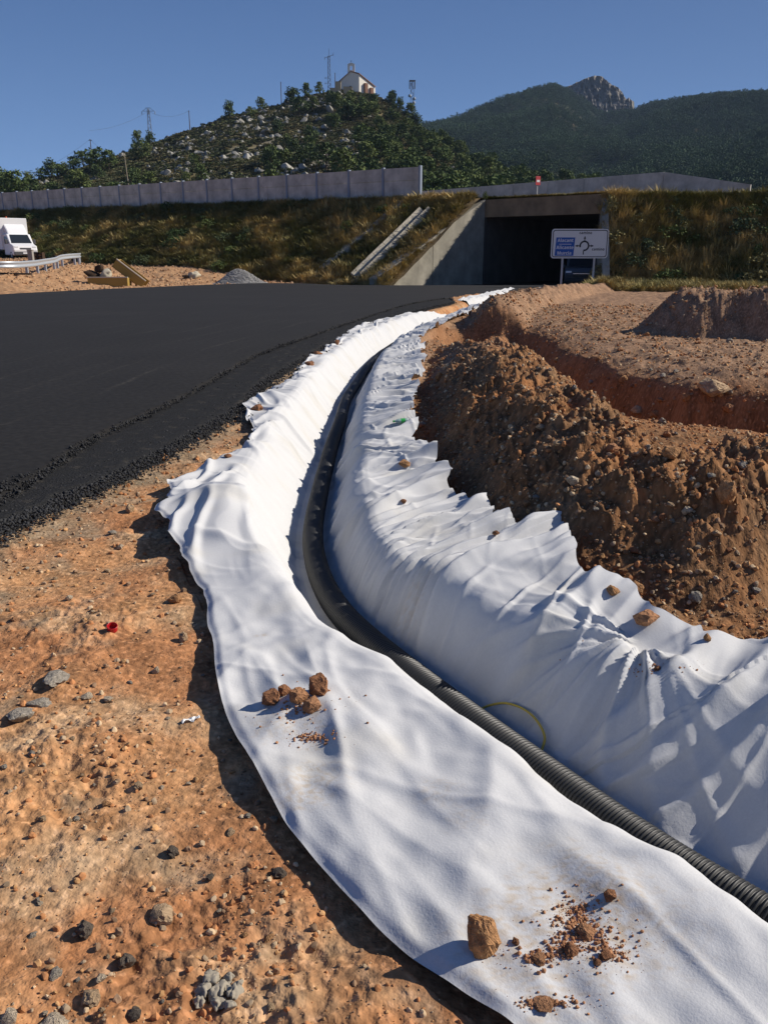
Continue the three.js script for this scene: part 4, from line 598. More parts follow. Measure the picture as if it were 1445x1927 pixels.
[[907, 1762, 72, 92, 'org', 'big reddish rock on the white sheet near the lower right', 'rock', heroG], [601, 1290, 46, 50, 'clod', 'largest clod of the red group on the sheet', 'clod', clodG[1]], [560, 1310, 42, 36, 'clod2', 'middle clod of the red group on the sheet', 'clod', clodG[2]], [586, 1326, 42, 34, 'clod2', 'lowest right clod of the red group on the sheet', 'clod', clodG[0]], [512, 1312, 44, 34, 'clod', 'leftmost clod of the red group on the sheet', 'clod', clodG[1]], [534, 1300, 28, 26, 'clod', 'small clod between the leftmost and middle red clods', 'clod', clodG[2]], [1211, 1164, 54, 34, 'clod2', 'brown rock weighing down the right hem of the sheet', 'rock', clodG[2]], [1238, 1259, 15, 12, 'clod', 'small brown stone on the sheet below the brown rock', 'stone'], [760, 872, 28, 12, 'org', 'flat orange clod on the pleated right flap', 'clod', clodG[1]], [759, 943, 13, 9, 'clod', 'small dark stone on the pleated right flap', 'stone'], [932, 1004, 14, 10, 'clod', 'small red stone at the right hem near the sheet corner', 'stone'], [482, 769, 22, 14, 'clod', 'red clod on the curled left hem by the road', 'clod'], [430, 858, 16, 8, 'clod', 'little red clod on top of the sheet bulge', 'clod'], [634, 645, 10, 12, 'clod', 'upright red stone on the far left hem', 'stone'], [598, 664, 16, 8, 'clod', 'flat brown stone on the left hem further along', 'stone'], [582, 685, 20, 9, 'clod', 'brown clod at the notch of the left hem', 'clod'],
  [1147, 1684, 30, 24, 'clod', 'red dirt clod at the top right of the spilled soil', 'clod', clodG[0]], [1075, 1788, 34, 22, 'clod', 'red dirt clod at the bottom of the spilled soil', 'clod', clodG[1]], [1100, 1752, 40, 24, 'clod2', 'wide red dirt clod in the middle of the spilled soil', 'clod', clodG[2]], [1140, 1798, 24, 16, 'clod', 'red dirt clod right below the spilled soil', 'clod'], [1012, 1803, 34, 14, 'clod2', 'flat red clod right of the big rock', 'clod', clodG[1]], [1123, 1811, 16, 11, 'clod', 'tiny red clod lowest below the spilled soil', 'clod'], [1022, 1888, 50, 14, 'clod2', 'long red clod near the bottom hem of the sheet', 'clod', clodG[0]], [969, 1770, 16, 13, 'clod', 'tiny red clod just right of the big rock', 'clod'],
  [245, 958, 20, 18, 'tan', 'brown stone standing alone on the dirt near the road', 'stone'], [310, 862, 22, 20, 'org', 'orange clod at the foot of the asphalt edge', 'clod'], [105, 1272, 52, 22, 'grey', 'flat grey mortar slab on the dirt', 'stone'], [75, 1324, 44, 14, 'grey', 'thin grey mortar slab with a dark underside', 'stone'], [40, 1345, 54, 22, 'grey', 'crumbly grey mortar lump at the left', 'stone'], [305, 1718, 44, 30, 'tan', 'rounded grey brown stone, largest in the lower dirt', 'stone'], [160, 1745, 36, 36, 'dark', 'dark asphalt lump in the lower left dirt', 'stone'], [238, 1808, 34, 34, 'dark', 'dark rounded stone below the rounded grey brown one', 'stone'], [255, 1908, 28, 20, 'dark', 'dark stone at the very bottom edge of the picture', 'stone'], [105, 1830, 26, 18, 'grey', 'bluish grey stone in the bottom left dirt', 'stone'], [326, 1602, 22, 22, 'dark', 'dark stone in the dry rill', 'stone'], [395, 1652, 16, 14, 'dark', 'dark stone right of the dry rill', 'stone'], [525, 1640, 26, 22, 'dark', 'dark lump on the smooth red dirt beside the sheet', 'stone'], [170, 1875, 40, 24, 'tan', 'ochre stone with a flat top at the bottom left', 'stone'], [190, 1840, 22, 14, 'pale', 'pale stone above the ochre one at bottom left', 'stone'], [20, 1915, 34, 30, 'pale', 'pale rock cut by the bottom left corner', 'stone'], [100, 1925, 46, 24, 'pale', 'wide pale rock cut by the bottom edge', 'stone'], [294, 1262, 12, 16, 'pale', 'pale upright pebble near the shaded hem', 'stone'], [205, 1316, 20, 12, 'pale', 'pale flat stone, middle of the dirt', 'stone'], [164, 1310, 22, 12, 'pale', 'pale flat stone left of a similar one', 'stone'], [226, 1030, 13, 10, 'pale', 'pale stone in the dirt level with the sheet bulge', 'stone'], [213, 1002, 18, 8, 'grey', 'grey flat stone behind the pale one', 'stone'], [130, 1125, 14, 11, 'pale', 'pale stone above the red cup', 'stone'], [60, 1417, 14, 14, 'grey', 'grey stone alone at the left dirt', 'stone'], [262, 1478, 18, 14, 'tan', 'tan stone by the foot of the clod ridge', 'stone'], [330, 1128, 30, 20, 'org', 'orange clod at the brink by the shaded hem', 'clod', clodG[2]], [345, 1200, 22, 22, 'tan', 'tan lump stuck in the shaded brink', 'clod', clodG[1]],
  [1078, 905, 26, 20, 'pale', 'white stone on the face of the spoil ridge', 'stone'], [1066, 922, 14, 10, 'tan', 'small tan stone below the white stone', 'stone'], [1125, 892, 12, 12, 'pale', 'small pale stone right of the white stone', 'stone'], [1262, 851, 44, 28, 'org', 'large orange clod on the spoil ridge crest', 'clod', clodG[0]], [1366, 928, 44, 50, 'org', 'tall orange lump on the right face of the spoil ridge', 'clod', clodG[1]], [1397, 876, 22, 14, 'grey', 'flat grey stone on the right end of the ridge', 'stone'], [1337, 895, 18, 12, 'grey', 'grey stone left of the flat grey one', 'stone'], [1198, 771, 24, 20, 'tan', 'tan wedge shaped stone by the ditch rim', 'stone'], [1340, 731, 62, 34, 'tan', 'big tan boulder at the near rim of the ditch', 'boulder', clodG[2]], [1290, 748, 22, 18, 'org', 'orange clod left of the big boulder', 'clod', clodG[0]], [1370, 768, 24, 18, 'clod2', 'brown clod in front of the big boulder', 'clod', clodG[1]], [1197, 1107, 36, 24, 'org', 'orange clod at the foot of the spoil ridge above the hem', 'clod', clodG[1]], [1152, 1112, 28, 18, 'org', 'orange clod touching the hem corner', 'clod', clodG[2]], [1310, 1123, 28, 16, 'grey', 'greenish grey flat stone at the ridge foot', 'stone'], [1422, 1112, 18, 14, 'grey', 'grey stone near the right frame edge', 'stone'], [1330, 1200, 14, 18, 'org', 'small orange clod in the dip of the right hem', 'clod'], [1295, 960, 18, 14, 'pale', 'pale pebble below the tall orange lump', 'stone'], [1150, 845, 30, 22, 'clod2', 'brown clod on the ridge shoulder', 'clod', clodG[2]], [1440, 860, 26, 30, 'org', 'orange clod cut by the right frame edge', 'clod', clodG[0]], [1230, 780, 22, 15, 'org', 'orange clod on the trodden spoil', 'clod', clodG[1]]
].forEach(([x, y, w, h, k, lab, nm, g]) => stone(x, y, w, h, k, lab, null, nm === 'boulder' ? 'boulder' : nm === 'rock' ? 'rock' : nm === 'clod' ? 'dirt_clod' : 'stone', g));
// crusted mortar lump at the bottom: several knobs grown together
{
  const p = pick(410, 1862, surfH, 0.9, 9), r = rng(41), k = (-(p.z * cos(PITCH)) - (p.y - EYE) * sin(PITCH)) / FOC, parts = [];
  for (const [x, y, s] of [[-26, 8, 24], [-12, -14, 22], [8, 6, 26], [22, -18, 20], [30, 10, 22], [38, -6, 16], [-34, 26, 18], [0, 30, 22], [24, 32, 18], [-6, 10, 24]]) { const g = rockGeo(500 + parts.length, 4, 0.7, 3); const q = pick(410 + x, 1862 + y, surfH, 0.9, 9); g.scale(s * k * 0.62, s * k * 0.45, s * k * 0.62); g.translate(q.x - p.x, q.y - p.y + s * k * 0.25, q.z - p.z); parts.push(g); }
  const o = single('mortar_lump', merge(parts), rockM(0.50, 0.44, 0.34), 'knobbly pale grey mortar lump at the bottom of the dirt', 'mortar'); o.position.copy(p);
  const p2 = pick(60, 1345, surfH, 0.9, 9);
}
{ // everyday scraps
  const p = pick(212, 1186, surfH, 1, 9), t = thing('red_cup', 'small red plastic cup lying on the dirt', 'cup', V3(p.x, p.y + 0.002, p.z)), red = mat(lin(0.42, 0.012, 0.016), 0.35); const prof = [[0.0, 0.002], [0.017, 0.002], [0.019, 0.004], [0.020, 0.024], [0.023, 0.025], [0.0235, 0.0], [0.020, -0.001], [0.0, -0.001]].map(([x, y]) => new THREE.Vector2(x, y)); part('cap', new THREE.LatheGeometry(prof, 28), red, t); part('collar', new THREE.TorusGeometry(0.0225, 0.002, 8, 28).rotateX(PI / 2).translate(0, 0.024, 0), red, t); t.rotation.set(0.3, 0, -0.15);
  const q = pick(360, 1357, surfH, 1, 9), sc = gridGeo(16, 6, (i, j) => { const u = i / 15 - .5, v = j / 5 - .5; return [u * 0.07, 0.008 + 0.010 * ns(u * 4 + 3, v * 3), v * 0.020 + 0.012 * ns(u * 5, 3), u, v]; }); const o = single('plastic_scrap', sc, mat(lin(0.7, 0.7, 0.68), 0.5), 'crumpled white plastic scrap on the dirt', 'scrap'); o.position.copy(q); o.rotation.y = 0.45;
  const b = pick(755, 798, surfH, 1, 20), t2 = thing('green_bottle', 'small green plastic bottle among the pleats of the sheet', 'bottle', V3(b.x, b.y + 0.032, b.z)); const gm = new THREE.MeshStandardMaterial({ color: lin(0.02, 0.30, 0.06), roughness: 0.3, side: THREE.DoubleSide }), cm = mat(lin(0.25, 0.36, 0.34), 0.4); const lp = [[0, -.1], [0.032, -.1], [0.034, -.09], [0.034, 0.04], [0.026, 0.075], [0.013, 0.1], [0.013, 0.115], [0, 0.115]].map(([x, y]) => new THREE.Vector2(x, y)); part('body', new THREE.LatheGeometry(lp, 18).rotateZ(PI / 2), cm, t2); part('cap', cyl(0.016, 0.016, 0.02, 14).rotateZ(PI / 2).translate(-0.125, 0, 0), gm, t2); part('label_band', new THREE.CylinderGeometry(0.0348, 0.0348, 0.07, 18, 1, true).rotateZ(PI / 2).translate(0.02, 0, 0), gm, t2); t2.rotation.y = 0.4; t2.scale.setScalar(0.62);
}
// small stones, told apart by colour, size and what lies next to them
{
  const r = rng(101); let n = 0, g = 0; const tone = { tan: 'tan', pale: 'pale', grey: 'grey', org: 'orange', clod2: 'reddish brown', clod: 'red' };
  const size = (w) => w < 9 ? 'tiny' : w < 14 ? 'small' : 'fist sized';
  const LM = [[245, 958, 'the lone brown stone'], [105, 1272, 'the flat grey mortar slab'], [305, 1718, 'the rounded stone'], [160, 1745, 'the dark asphalt lump'], [212, 1186, 'the red cup'], [360, 1357, 'the white scrap'], [410, 1862, 'the knobbly mortar lump'], [326, 1602, 'the dry rill'], [525, 1640, 'the dark lump'], [60, 1417, 'the lone grey stone'], [60, 1080, 'the ochre crust'], [40, 1560, 'the left frame edge'], [310, 862, 'the asphalt foot'], [330, 1128, 'the shaded brink'], [205, 1316, 'the pale flat stones'], [60, 1860, 'the bottom left corner'], [180, 1480, 'the middle of the dirt']];
  const LR = [[1078, 905, 'the white ridge stone'], [1262, 851, 'the orange crest clod'], [1366, 928, 'the tall orange lump'], [1340, 731, 'the tan boulder'], [1198, 771, 'the wedge stone'], [1197, 1107, 'the ridge foot clod'], [1422, 1112, 'the right frame edge'], [820, 720, 'the far hem'], [950, 700, 'the far ridge crest'], [860, 850, 'the pleated hem'], [960, 960, 'the hem corner'], [1050, 800, 'the ditch end of the ridge'], [1150, 980, 'the middle of the ridge face'], [1300, 1040, 'the lower ridge face'], [1100, 640, 'the trodden plateau'], [1350, 650, 'the second heap']];
  const nearest = (L, x, y) => L.reduce((m, q) => { const d = hypot(q[0] - x, (q[1] - y) * 0.9); return d < m[0] ? [d, q] : m; }, [1e9, null])[1];
  const word = (q, x, y) => abs(q[0] - x) > abs(q[1] - y) ? (x < q[0] ? 'left of' : 'right of') : (y < q[1] ? 'behind' : 'in front of');
  while (n < 80 && g++ < 3000) { const x = r() * 520, y = 960 + 960 * r(), p = pick(x, y, surfH, 0.9, 12); if (!p || inCloth(p.x, p.z) || inPoly(ROAD_POLY, p.x, p.z) || polyD(BE_PTS, p.x, p.z)[0] < 0.15 || (polyD(BE_PTS, p.x, p.z)[0] < 0.6 && r() < .4)) continue; const w = (8 + 14 * r() * r()) * (0.6 + 0.6 * (y - 900) / 1000), k = ['tan', 'pale', 'grey', 'org', 'tan', 'clod2'][floor(r() * 6)], q = nearest(LM, x, y); stone(x, y, w, w * (0.5 + 0.3 * r()), k, `${size(w)} ${tone[k]} stone on the dirt ${word(q, x, y)} ${q[2]}`, 'small stones on the left dirt'); n++; }
  n = 0; while (n < 150 && g++ < 9000) { const x = 790 + 655 * r(), y = 600 + 590 * r(), p = pick(x, y, surfH, 0.9, 18); if (!p || inCloth(p.x, p.z) || p.x < 0.2) continue; const w = (7 + 16 * r() * r()) * (0.7 + 0.5 * (y - 600) / 600), k = ['org', 'clod2', 'tan', 'grey', 'org', 'clod'][floor(r() * 6)], q = nearest(LR, x, y); stone(x, y, w, w * (0.6 + 0.3 * r()), k, `${size(w)} ${tone[k]} stone on the spoil ${word(q, x, y)} ${q[2]}`, 'small stones on the spoil ridge'); n++; }
}
// pebbles and crumbs nobody could count
{
  const r = rng(11), w1 = mat(lin(1, 1, 1), 0.96), cols = [[.48, .27, .12], [.43, .20, .085], [.34, .25, .16], [.52, .38, .23], [.27, .17, .10], [.40, .18, .075]];
  const pc = () => { const c = cols[floor(r() * cols.length)], k = 0.75 + 0.5 * r(); return lin(c[0] * k, c[1] * k, c[2] * k); };
  scatter('pebbles', RGL[0], w1, 30000, () => { const rad = 1.15 + 7.5 * pow(r(), 1.3), a = -0.62 + 0.95 * r(), x = rad * sin(a), z = -rad * cos(a); if (inPoly(ROAD_POLY, x, z)) return null; const c = inCloth(x, z, -0.02); if (c || x > 0.3 && toSD(x, z)[1] > 0) return null; const cl = fbm(x * 1.7 + 12, z * 1.7, 3), be = polyD(BE_PTS, x, z)[0]; if (r() > 0.25 + 1.6 * max(0, cl) + 0.8 * sst(0.7, 0.1, be)) return null; const s = (0.0020 + 0.0095 * pow(r(), 5)) * (0.85 + 0.12 * rad); return { p: V3(x, groundH(x, z) + s * 0.25, z), s: [s * (0.8 + .6 * r()), s * (0.6 + .5 * r()), s], e: [r() * 6, r() * 6, r() * 6], c: pc() }; }, 'fine pebbles and crumbs strewn over the left dirt', 'pebbles');
  scatter('spoil_pebbles', RGL[1], w1, 60000, () => { const rad = 3.0 + 24 * pow(r(), 1.35), a = 0.0 + 0.56 * r(), x = rad * sin(a), z = -rad * cos(a); const c = toSD(x, z); if (c[1] < dER[c[0]] + 0.01) return null; const s = (0.0028 + 0.013 * pow(r(), 6)) * (0.75 + 0.07 * rad); return { p: V3(x, groundH(x, z) + s * 0.3, z), s: [s * (0.8 + .6 * r()), s * (0.7 + .5 * r()), s], e: [r() * 6, r() * 6, r() * 6], c: pc() }; }, 'pebbles and small clods covering the brown spoil ridge', 'pebbles');
  scatter('far_rubble', RGL[2], w1, 12000, () => { const e = -36 + 40 * r(), n = 8 + 17 * r(), p = EN(e, n); if (inPoly(ROAD_POLY, p.x, p.z) && r() < 1) return null; const s = 0.018 + 0.075 * pow(r(), 5), c = pc(); return { p: V3(p.x, groundH(p.x, p.z) + s * .3, p.z), s: [s, s * .7, s], e: [r() * 6, r() * 6, 0], c: c.lerp(lin(.52, .34, .19), 0.6) }; }, 'rubble on the pale dirt apron below the embankment', 'rubble');
  const crumbs = [[1085, 1715, 46, 34], [1100, 1755, 60, 36], [1065, 1785, 40, 22], [1150, 1795, 46, 26], [1015, 1800, 60, 14], [1025, 1888, 70, 14], [560, 1330, 70, 26], [590, 1390, 40, 14], [1080, 1750, 90, 60], [1230, 1262, 70, 14], [1060, 1230, 60, 16]];
  scatter('soil_crumbs', RGL[3], w1, 3400, (k) => { const [x, y, w, h] = crumbs[k % crumbs.length], sp = r() < 0.3 ? 2.2 : 0.5 + r() * 0.8, g = () => (r() + r() + r() - 1.5) * sp; const p = pick(x + g() * w * 0.75, y + g() * h * 0.75, surfH, 0.9, 7, 1.02); if (!p || !inCloth(p.x, p.z, 0.03)) return null; const s = 0.0009 + 0.0052 * pow(r(), 4.5); const q = 0.8 + 0.4 * r(); return { p: V3(p.x, p.y + s * 0.4, p.z), s: [s, s * 0.8, s], e: [r() * 6, r() * 6, 0], c: lin(.38 * q, .19 * q, .095 * q) }; }, 'red soil crumbs spilled on the white sheet', 'crumbs');
}
console.log('stones');
// ---------------------------------------------------------------- grass and shrubs on the embankment
function tussock(seed, blades, h, spread, w) {
  const r = rng(seed), P = []; for (let k = 0; k < blades; k++) { const a = r() * 2 * PI, b = r() * spread * 0.35, x = cos(a) * b, z = sin(a) * b, L = h * (0.55 + 0.6 * r()), lean = spread * (0.25 + 0.9 * r()), a2 = a + (r() - .5) * 1.2, ww = w * (0.6 + r()), px = -sin(a2) * ww, pz = cos(a2) * ww; const pt = (t) => [x + cos(a2) * lean * t * t, L * t * (1 - 0.18 * t * lean / spread), z + sin(a2) * lean * t * t]; const A = pt(0), B = pt(0.55), C = pt(1); P.push(A[0] - px, A[1], A[2] - pz, A[0] + px, A[1], A[2] + pz, B[0] + px * .8, B[1], B[2] + pz * .8, A[0] - px, A[1], A[2] - pz, B[0] + px * .8, B[1], B[2] + pz * .8, B[0] - px * .8, B[1], B[2] - pz * .8, B[0] - px * .8, B[1], B[2] - pz * .8, B[0] + px * .8, B[1], B[2] + pz * .8, C[0], C[1], C[2]); }
  const g = new THREE.BufferGeometry(); g.setAttribute('position', new THREE.Float32BufferAttribute(P, 3)); g.computeVertexNormals(); return g;
}
const leafM = (r, g, b) => mat(lin(r, g, b), 0.9);
{
  const r = rng(21), gm = mat(lin(1, 1, 1), 0.95);
  const T1 = tussock(1, 46, 0.75, 0.38, 0.014), T2 = tussock(2, 60, 0.45, 0.34, 0.016);
  const tone = (e, n, dry) => { const k = 0.75 + 0.5 * r(), d = clamp(dry); return lin(lerp(.165, .54, d) * k, lerp(.165, .40, d) * k, lerp(.055, .17, d) * k); };
  const dryness = (e, n) => 0.18 + 0.35 * sst(-16, -1, e) + 1.5 * fbm(e * 0.28 + 5, n * 0.4, 3) + 0.35 * (r() - .5);
  scatter('dry_grass', T1, gm, 13000, () => { const right = r() < 0.42, e = right ? E1 + 0.2 + 26 * r() : E0 - 0.6 - 62 * pow(r(), 1.15), n = right ? -4.5 + 8.2 * r() : 0.25 + 9.6 * r(), p = EN(e, n), y = embH(p.x, p.z), d = dryness(e, n) + (right ? 0.22 : 0); if (y < groundH(p.x, p.z) - 0.05 || onChute(p.x, p.z)) return null; const s = (0.6 + 0.9 * r() * r()) * (1 + 0.5 * max(0, fbm(e * .3, n * .3 + 40, 2))); return { p: V3(p.x, y - 0.05, p.z), s: [s * 1.2, s * (0.55 + 0.3 * clamp(d)), s * 1.2], e: [(r() - .5) * .4, r() * 6, (r() - .5) * .4], c: tone(e, n, d) }; }, 'dry and green grass covering the embankment slope', 'grass');
  scatter('low_scrub', T2, gm, 14000, () => { const q = r(), right = q < 0.4, top = q > 0.93; let e, n; if (top) { e = E0 - 0.5 + (E1 - E0 + 1) * r(); n = -0.3 - 6 * r() * r(); } else { e = right ? E1 + 0.2 + 26 * r() : E0 - 0.6 - 62 * pow(r(), 1.15); n = right ? -4.5 + 8.4 * r() : 0.2 + 9.8 * r(); } const p = EN(e, n), y = embH(p.x, p.z); if (y < groundH(p.x, p.z) - 0.05 || onChute(p.x, p.z)) return null; const s = 0.6 + 0.8 * r(); return { p: V3(p.x, y - 0.04, p.z), s: [s * 1.3, s * (top ? 0.4 : 0.8), s * 1.3], e: [(r() - .5) * .3, r() * 6, (r() - .5) * .3], c: tone(e, n, dryness(e, n) - 0.12) }; }, 'low scrubby growth between the grass on the embankment', 'scrub');
  // verge grass at the foot of the right slope, behind the plateau
  scatter('verge_grass', T1, gm, 2600, () => { const p = PZ(1105 + 340 * r(), 530, 36 + 6 * r()), y = groundH(p.x, p.z), d = 0.45 + 0.8 * fbm(p.x * .5, p.z * .5, 2); const s = 0.35 + 0.6 * r() * r(); return { p: V3(p.x, y - 0.03, p.z), s: [s * 1.2, s * 0.8, s * 1.2], e: [(r() - .5) * .4, r() * 6, (r() - .5) * .4], c: tone(0, 0, d) }; }, 'tufted grass along the foot of the right hand slope', 'grass');
}
const bushGeo = [1, 2, 3].map(k => leafCloud(600 + k, 46, 16, 0.075, (r) => { const a = r() * 2 * PI, q = sqrt(r()) * 0.85, y = r(); return [cos(a) * q * (1 - 0.35 * y), 0.12 + y * 0.85 * sqrt(max(0.05, 1 - q * q * 0.8)), sin(a) * q * (1 - 0.35 * y), 0.22]; }));
const bushStem = merge([0, 1, 2, 3].map(k => bar(V3(0, -0.15, 0), V3(cos(k * 1.7) * 0.4, 0.55, sin(k * 1.7) * 0.4), 0.035)));
const bushMats = [leafM(0.055, 0.085, 0.030), leafM(0.11, 0.14, 0.042), leafM(0.085, 0.11, 0.05), leafM(0.22, 0.19, 0.075)], stemM = mat(lin(0.10, 0.07, 0.045), 0.95);
let bn = 0;
function bush(p, s, m, label, group) { const t = thing('shrub', label, 'shrub', p, group); part('foliage', bushGeo[bn % 3], bushMats[m], t); part('stem', bushStem, stemM, t); t.scale.set(s[0], s[1], s[0]); t.rotation.y = bn++ * 1.3; return t; }
{
  const onE = (px, py) => pick(px, py, (x, z) => max(embH(x, z), groundH(x, z)), 25, 130, 1.001);
  [[316, 392, 24, 20, 0, 'dark rounded shrub at the foot of the tall panel barrier'], [912, 372, 10, 12, 1, 'small green shrub on the left corner of the underpass roof'], [948, 368, 10, 9, 3, 'small dry shrub second from the left on the underpass roof'], [994, 367, 9, 9, 1, 'small shrub above the middle of the underpass beam'], [1023, 366, 12, 8, 3, 'low dry shrub right of the middle on the underpass roof'], [1091, 361, 14, 12, 3, 'straw coloured shrub on the right end of the underpass roof'], [1330, 347, 13, 16, 0, 'green shrub on the slope crest against the far barrier'], [1395, 527, 36, 22, 0, 'dark green rounded bush at the foot of the right slope'], [765, 393, 22, 16, 1, 'green shrub beside the top of the overgrown chute'], [655, 430, 26, 20, 1, 'yellow green shrub in the middle of the grassy slope'], [606, 524, 18, 12, 0, 'dark green shrub at the toe of the overgrown chute'], [735, 418, 20, 20, 3, 'straw coloured bush left of the plain chute'], [1150, 400, 30, 40, 3, 'tall straw bush against the right end of the underpass'], [1215, 470, 34, 30, 2, 'grey green bush in the middle of the right slope'], [1280, 420, 30, 22, 2, 'grey green bush high on the right slope'], [1420, 480, 30, 30, 1, 'green bush near the right frame edge on the slope'], [1130, 480, 22, 30, 2, 'thin bush beside the right sign post'], [1250, 350 + 20, 20, 14, 3, 'dry shrub on the slope crest above the underpass end']
  ].forEach(([x, y, w, h, m, l]) => { const p = onE(x, y + h * 0.4); if (!p) return; const k = -p.z / FOC * 1.05 / 1.0; bush(V3(p.x, p.y - 0.05, p.z), [w * k * 0.62, h * k * 1.05], m, l); });
  const r = rng(33); let n = 0, g = 0; while (n < 120 && g++ < 1900) { const right = r() < 0.55, e = right ? E1 + 1 + 20 * r() : E0 - 3 - 55 * r(), nn = right ? -3.5 + 5.8 * r() : 0.6 + 8.5 * r(), p = EN(e, nn), y = max(embH(p.x, p.z), groundH(p.x, p.z)); if (onChute(p.x, p.z)) continue; const s = (0.35 + 0.55 * r()) * (right ? 1.2 : 1), bm = right ? 1 + floor(r() * 3) : floor(r() * 3); bush(V3(p.x, y - 0.08, p.z), [s * 1.25, s], bm, `${s < 0.5 ? 'low' : s < 0.7 ? 'knee high' : 'waist high'} ${['dark green', 'green', 'grey green', 'straw coloured'][bm]} bush ${nn < (right ? -1 : 3) ? 'high' : nn < (right ? 1 : 6) ? 'half way' : 'low'} on the slope ${right ? (e < 19 ? 'just right of the underpass' : e < 26 ? 'behind the second heap' : 'at the right frame edge') : (e < -40 ? 'behind the white van' : e < -25 ? 'above the yellow troughs' : e < -12 ? 'above the gravel pile' : 'left of the chutes')}`, right ? 'bushes on the right slope' : 'bushes on the left slope'); n++; }
}
console.log('grass');
// ---------------------------------------------------------------- the hill with the chapel
const azel = (list) => list.map(([x, y]) => { const d = ray(x, y), h = hypot(d.x, d.z); return [atan2(d.x, -d.z), d.y / h]; });
function tab(t, a) { if (a <= t[0][0]) return t[0][1]; for (let i = 1; i < t.length; i++) if (a < t[i][0]) { const u = (a - t[i - 1][0]) / (t[i][0] - t[i - 1][0]); return lerp(t[i - 1][1], t[i][1], u); } return t[t.length - 1][1]; }
const pxAz = (px, py = 250) => { const d = ray(px, py); return atan2(d.x, -d.z); };
const HS = azel([[-250, 385], [-100, 365], [0, 356], [60, 348], [120, 334], [170, 318], [240, 290], [300, 268], [370, 246], [440, 220], [520, 200], [570, 186], [610, 176], [650, 172], [705, 181], [740, 199], [780, 230], [815, 258], [860, 286], [900, 306], [960, 328], [1050, 346], [1150, 352], [1300, 356]]);
const HR = [[pxAz(-250), 170], [pxAz(0), 215], [pxAz(300), 262], [pxAz(650), 288], [pxAz(800), 280], [pxAz(1050), 250], [pxAz(1300), 250]];
const HR0 = 104;
function hillH(x, z) {
  const a = atan2(x, -z), r = hypot(x, z), R = tab(HR, a), H = EYE + R * tab(HS, a), t = (r - HR0) / (R - HR0);
  let h; if (t < 0) h = 1; else if (t <= 1) h = lerp(3.0, H, pow(t, 1.12) * (1 - 0.10 * sin(t * PI))); else h = lerp(H, 2, sst(1, 2.1, t));
  const m = sst(0, 0.12, t) * (1 - 0.75 * sst(0.86, 1.0, t)); return h + m * (2.0 * fbm(x * 0.03, z * 0.03, 2) + 1.6 * ridge(x * 0.06, z * 0.06, 2) * 0.5 + 0.7 * fbm(x * 0.18, z * 0.18, 2));
}
const rocky = (x, z) => { const a = atan2(x, -z), u = sst(pxAz(150), pxAz(330), a) * (1 - sst(pxAz(560), pxAz(800), a)); return fbm(x * 0.045 + 2, z * 0.045, 3) + 0.55 * u - 0.22; };
const hillMat = new THREE.MeshPhysicalMaterial({ specularIntensity: 0.25, vertexColors: true, map: vegSoil, roughness: 1, side: THREE.DoubleSide });
{
  const a0 = pxAz(-250), a1 = pxAz(1300); const NA = 420, NR = 130;
  struct('hill', gridGeo(NA, NR, (i, j) => { const a = lerp(a0, a1, i / (NA - 1)), R = tab(HR, a), r = lerp(HR0 - 6, HR0 + (R - HR0) * 1.6, j / (NR - 1)), x = r * sin(a), z = -r * cos(a); return [x, hillH(x, z), z, x * .12, z * .12]; },
    (x, y, z) => { const k = rocky(x, z); let c = mixc([0.13, 0.115, 0.055], [0.27, 0.215, 0.13], sst(-0.2, 0.5, fbm(x * 0.11, z * 0.11 + 8, 3))); c = mixc(c, [0.36, 0.32, 0.25], sst(0.1, 0.5, k + 0.25 * fbm(x * .4, z * .4, 2))); const a = atan2(x, -z), t = (hypot(x, z) - HR0); if (abs(a - pxAz(265, 340)) < 0.03 && t < 62) c = mixc(c, [0.46, 0.33, 0.2], 0.8); return c; }), hillMat, 'rocky scrub covered hill with the chapel on top');
}
{
  const r = rng(51), w1 = mat(lin(1, 1, 1), 0.95), hp = (amin, amax) => { const a = lerp(amin, amax, r()), R = tab(HR, a), q = HR0 + (R * 1.02 - HR0) * sqrt(r()); return V3(q * sin(a), 0, -q * cos(a)); };
  const sh = leafCloud(710, 16, 10, 0.18, (r) => { const a = r() * 6.28, q = sqrt(r()) * .8; return [cos(a) * q, 0.15 + 0.6 * r() * sqrt(1 - q * q * .7), sin(a) * q, 0.26]; });
  scatter('hill_scrub', sh, w1, 21000, () => { const p = hp(pxAz(-60), pxAz(1180)); if (rocky(p.x, p.z) > 0.4 && r() < 0.4) return null; p.y = hillH(p.x, p.z) - 0.1; const s = 0.5 + 1.0 * r() * r(), k = 0.7 + 0.6 * r(), d = r(); return { p, s: [s * 1.25, s * 0.9, s * 1.25], e: [0, r() * 6, 0], c: lin(lerp(.085, .22, d * d) * k, lerp(.100, .18, d * d) * k, lerp(.038, .08, d) * k) }; }, 'low scrub covering the chapel hill', 'scrub');
  scatter('limestone_outcrops', RGL[0], w1, 6500, () => { const p = hp(pxAz(-60), pxAz(1000)), k = rocky(p.x, p.z) + 0.25 * ridge(p.x * .09, p.z * .09, 1); if (k < 0.13 + 0.33 * r()) return null; p.y = hillH(p.x, p.z) - 0.2; const s = 0.28 + 0.95 * pow(r(), 3), q = 0.19 + 0.16 * r(); return { p, s: [s * (0.8 + 1.6 * r()), s * (0.4 + 0.5 * r()), s], e: [r() * .8, r() * 6, r() * .8], c: lin(q * 1.05, q, q * 0.86) }; }, 'pale limestone outcrops scattered on the hill', 'rocks');
}
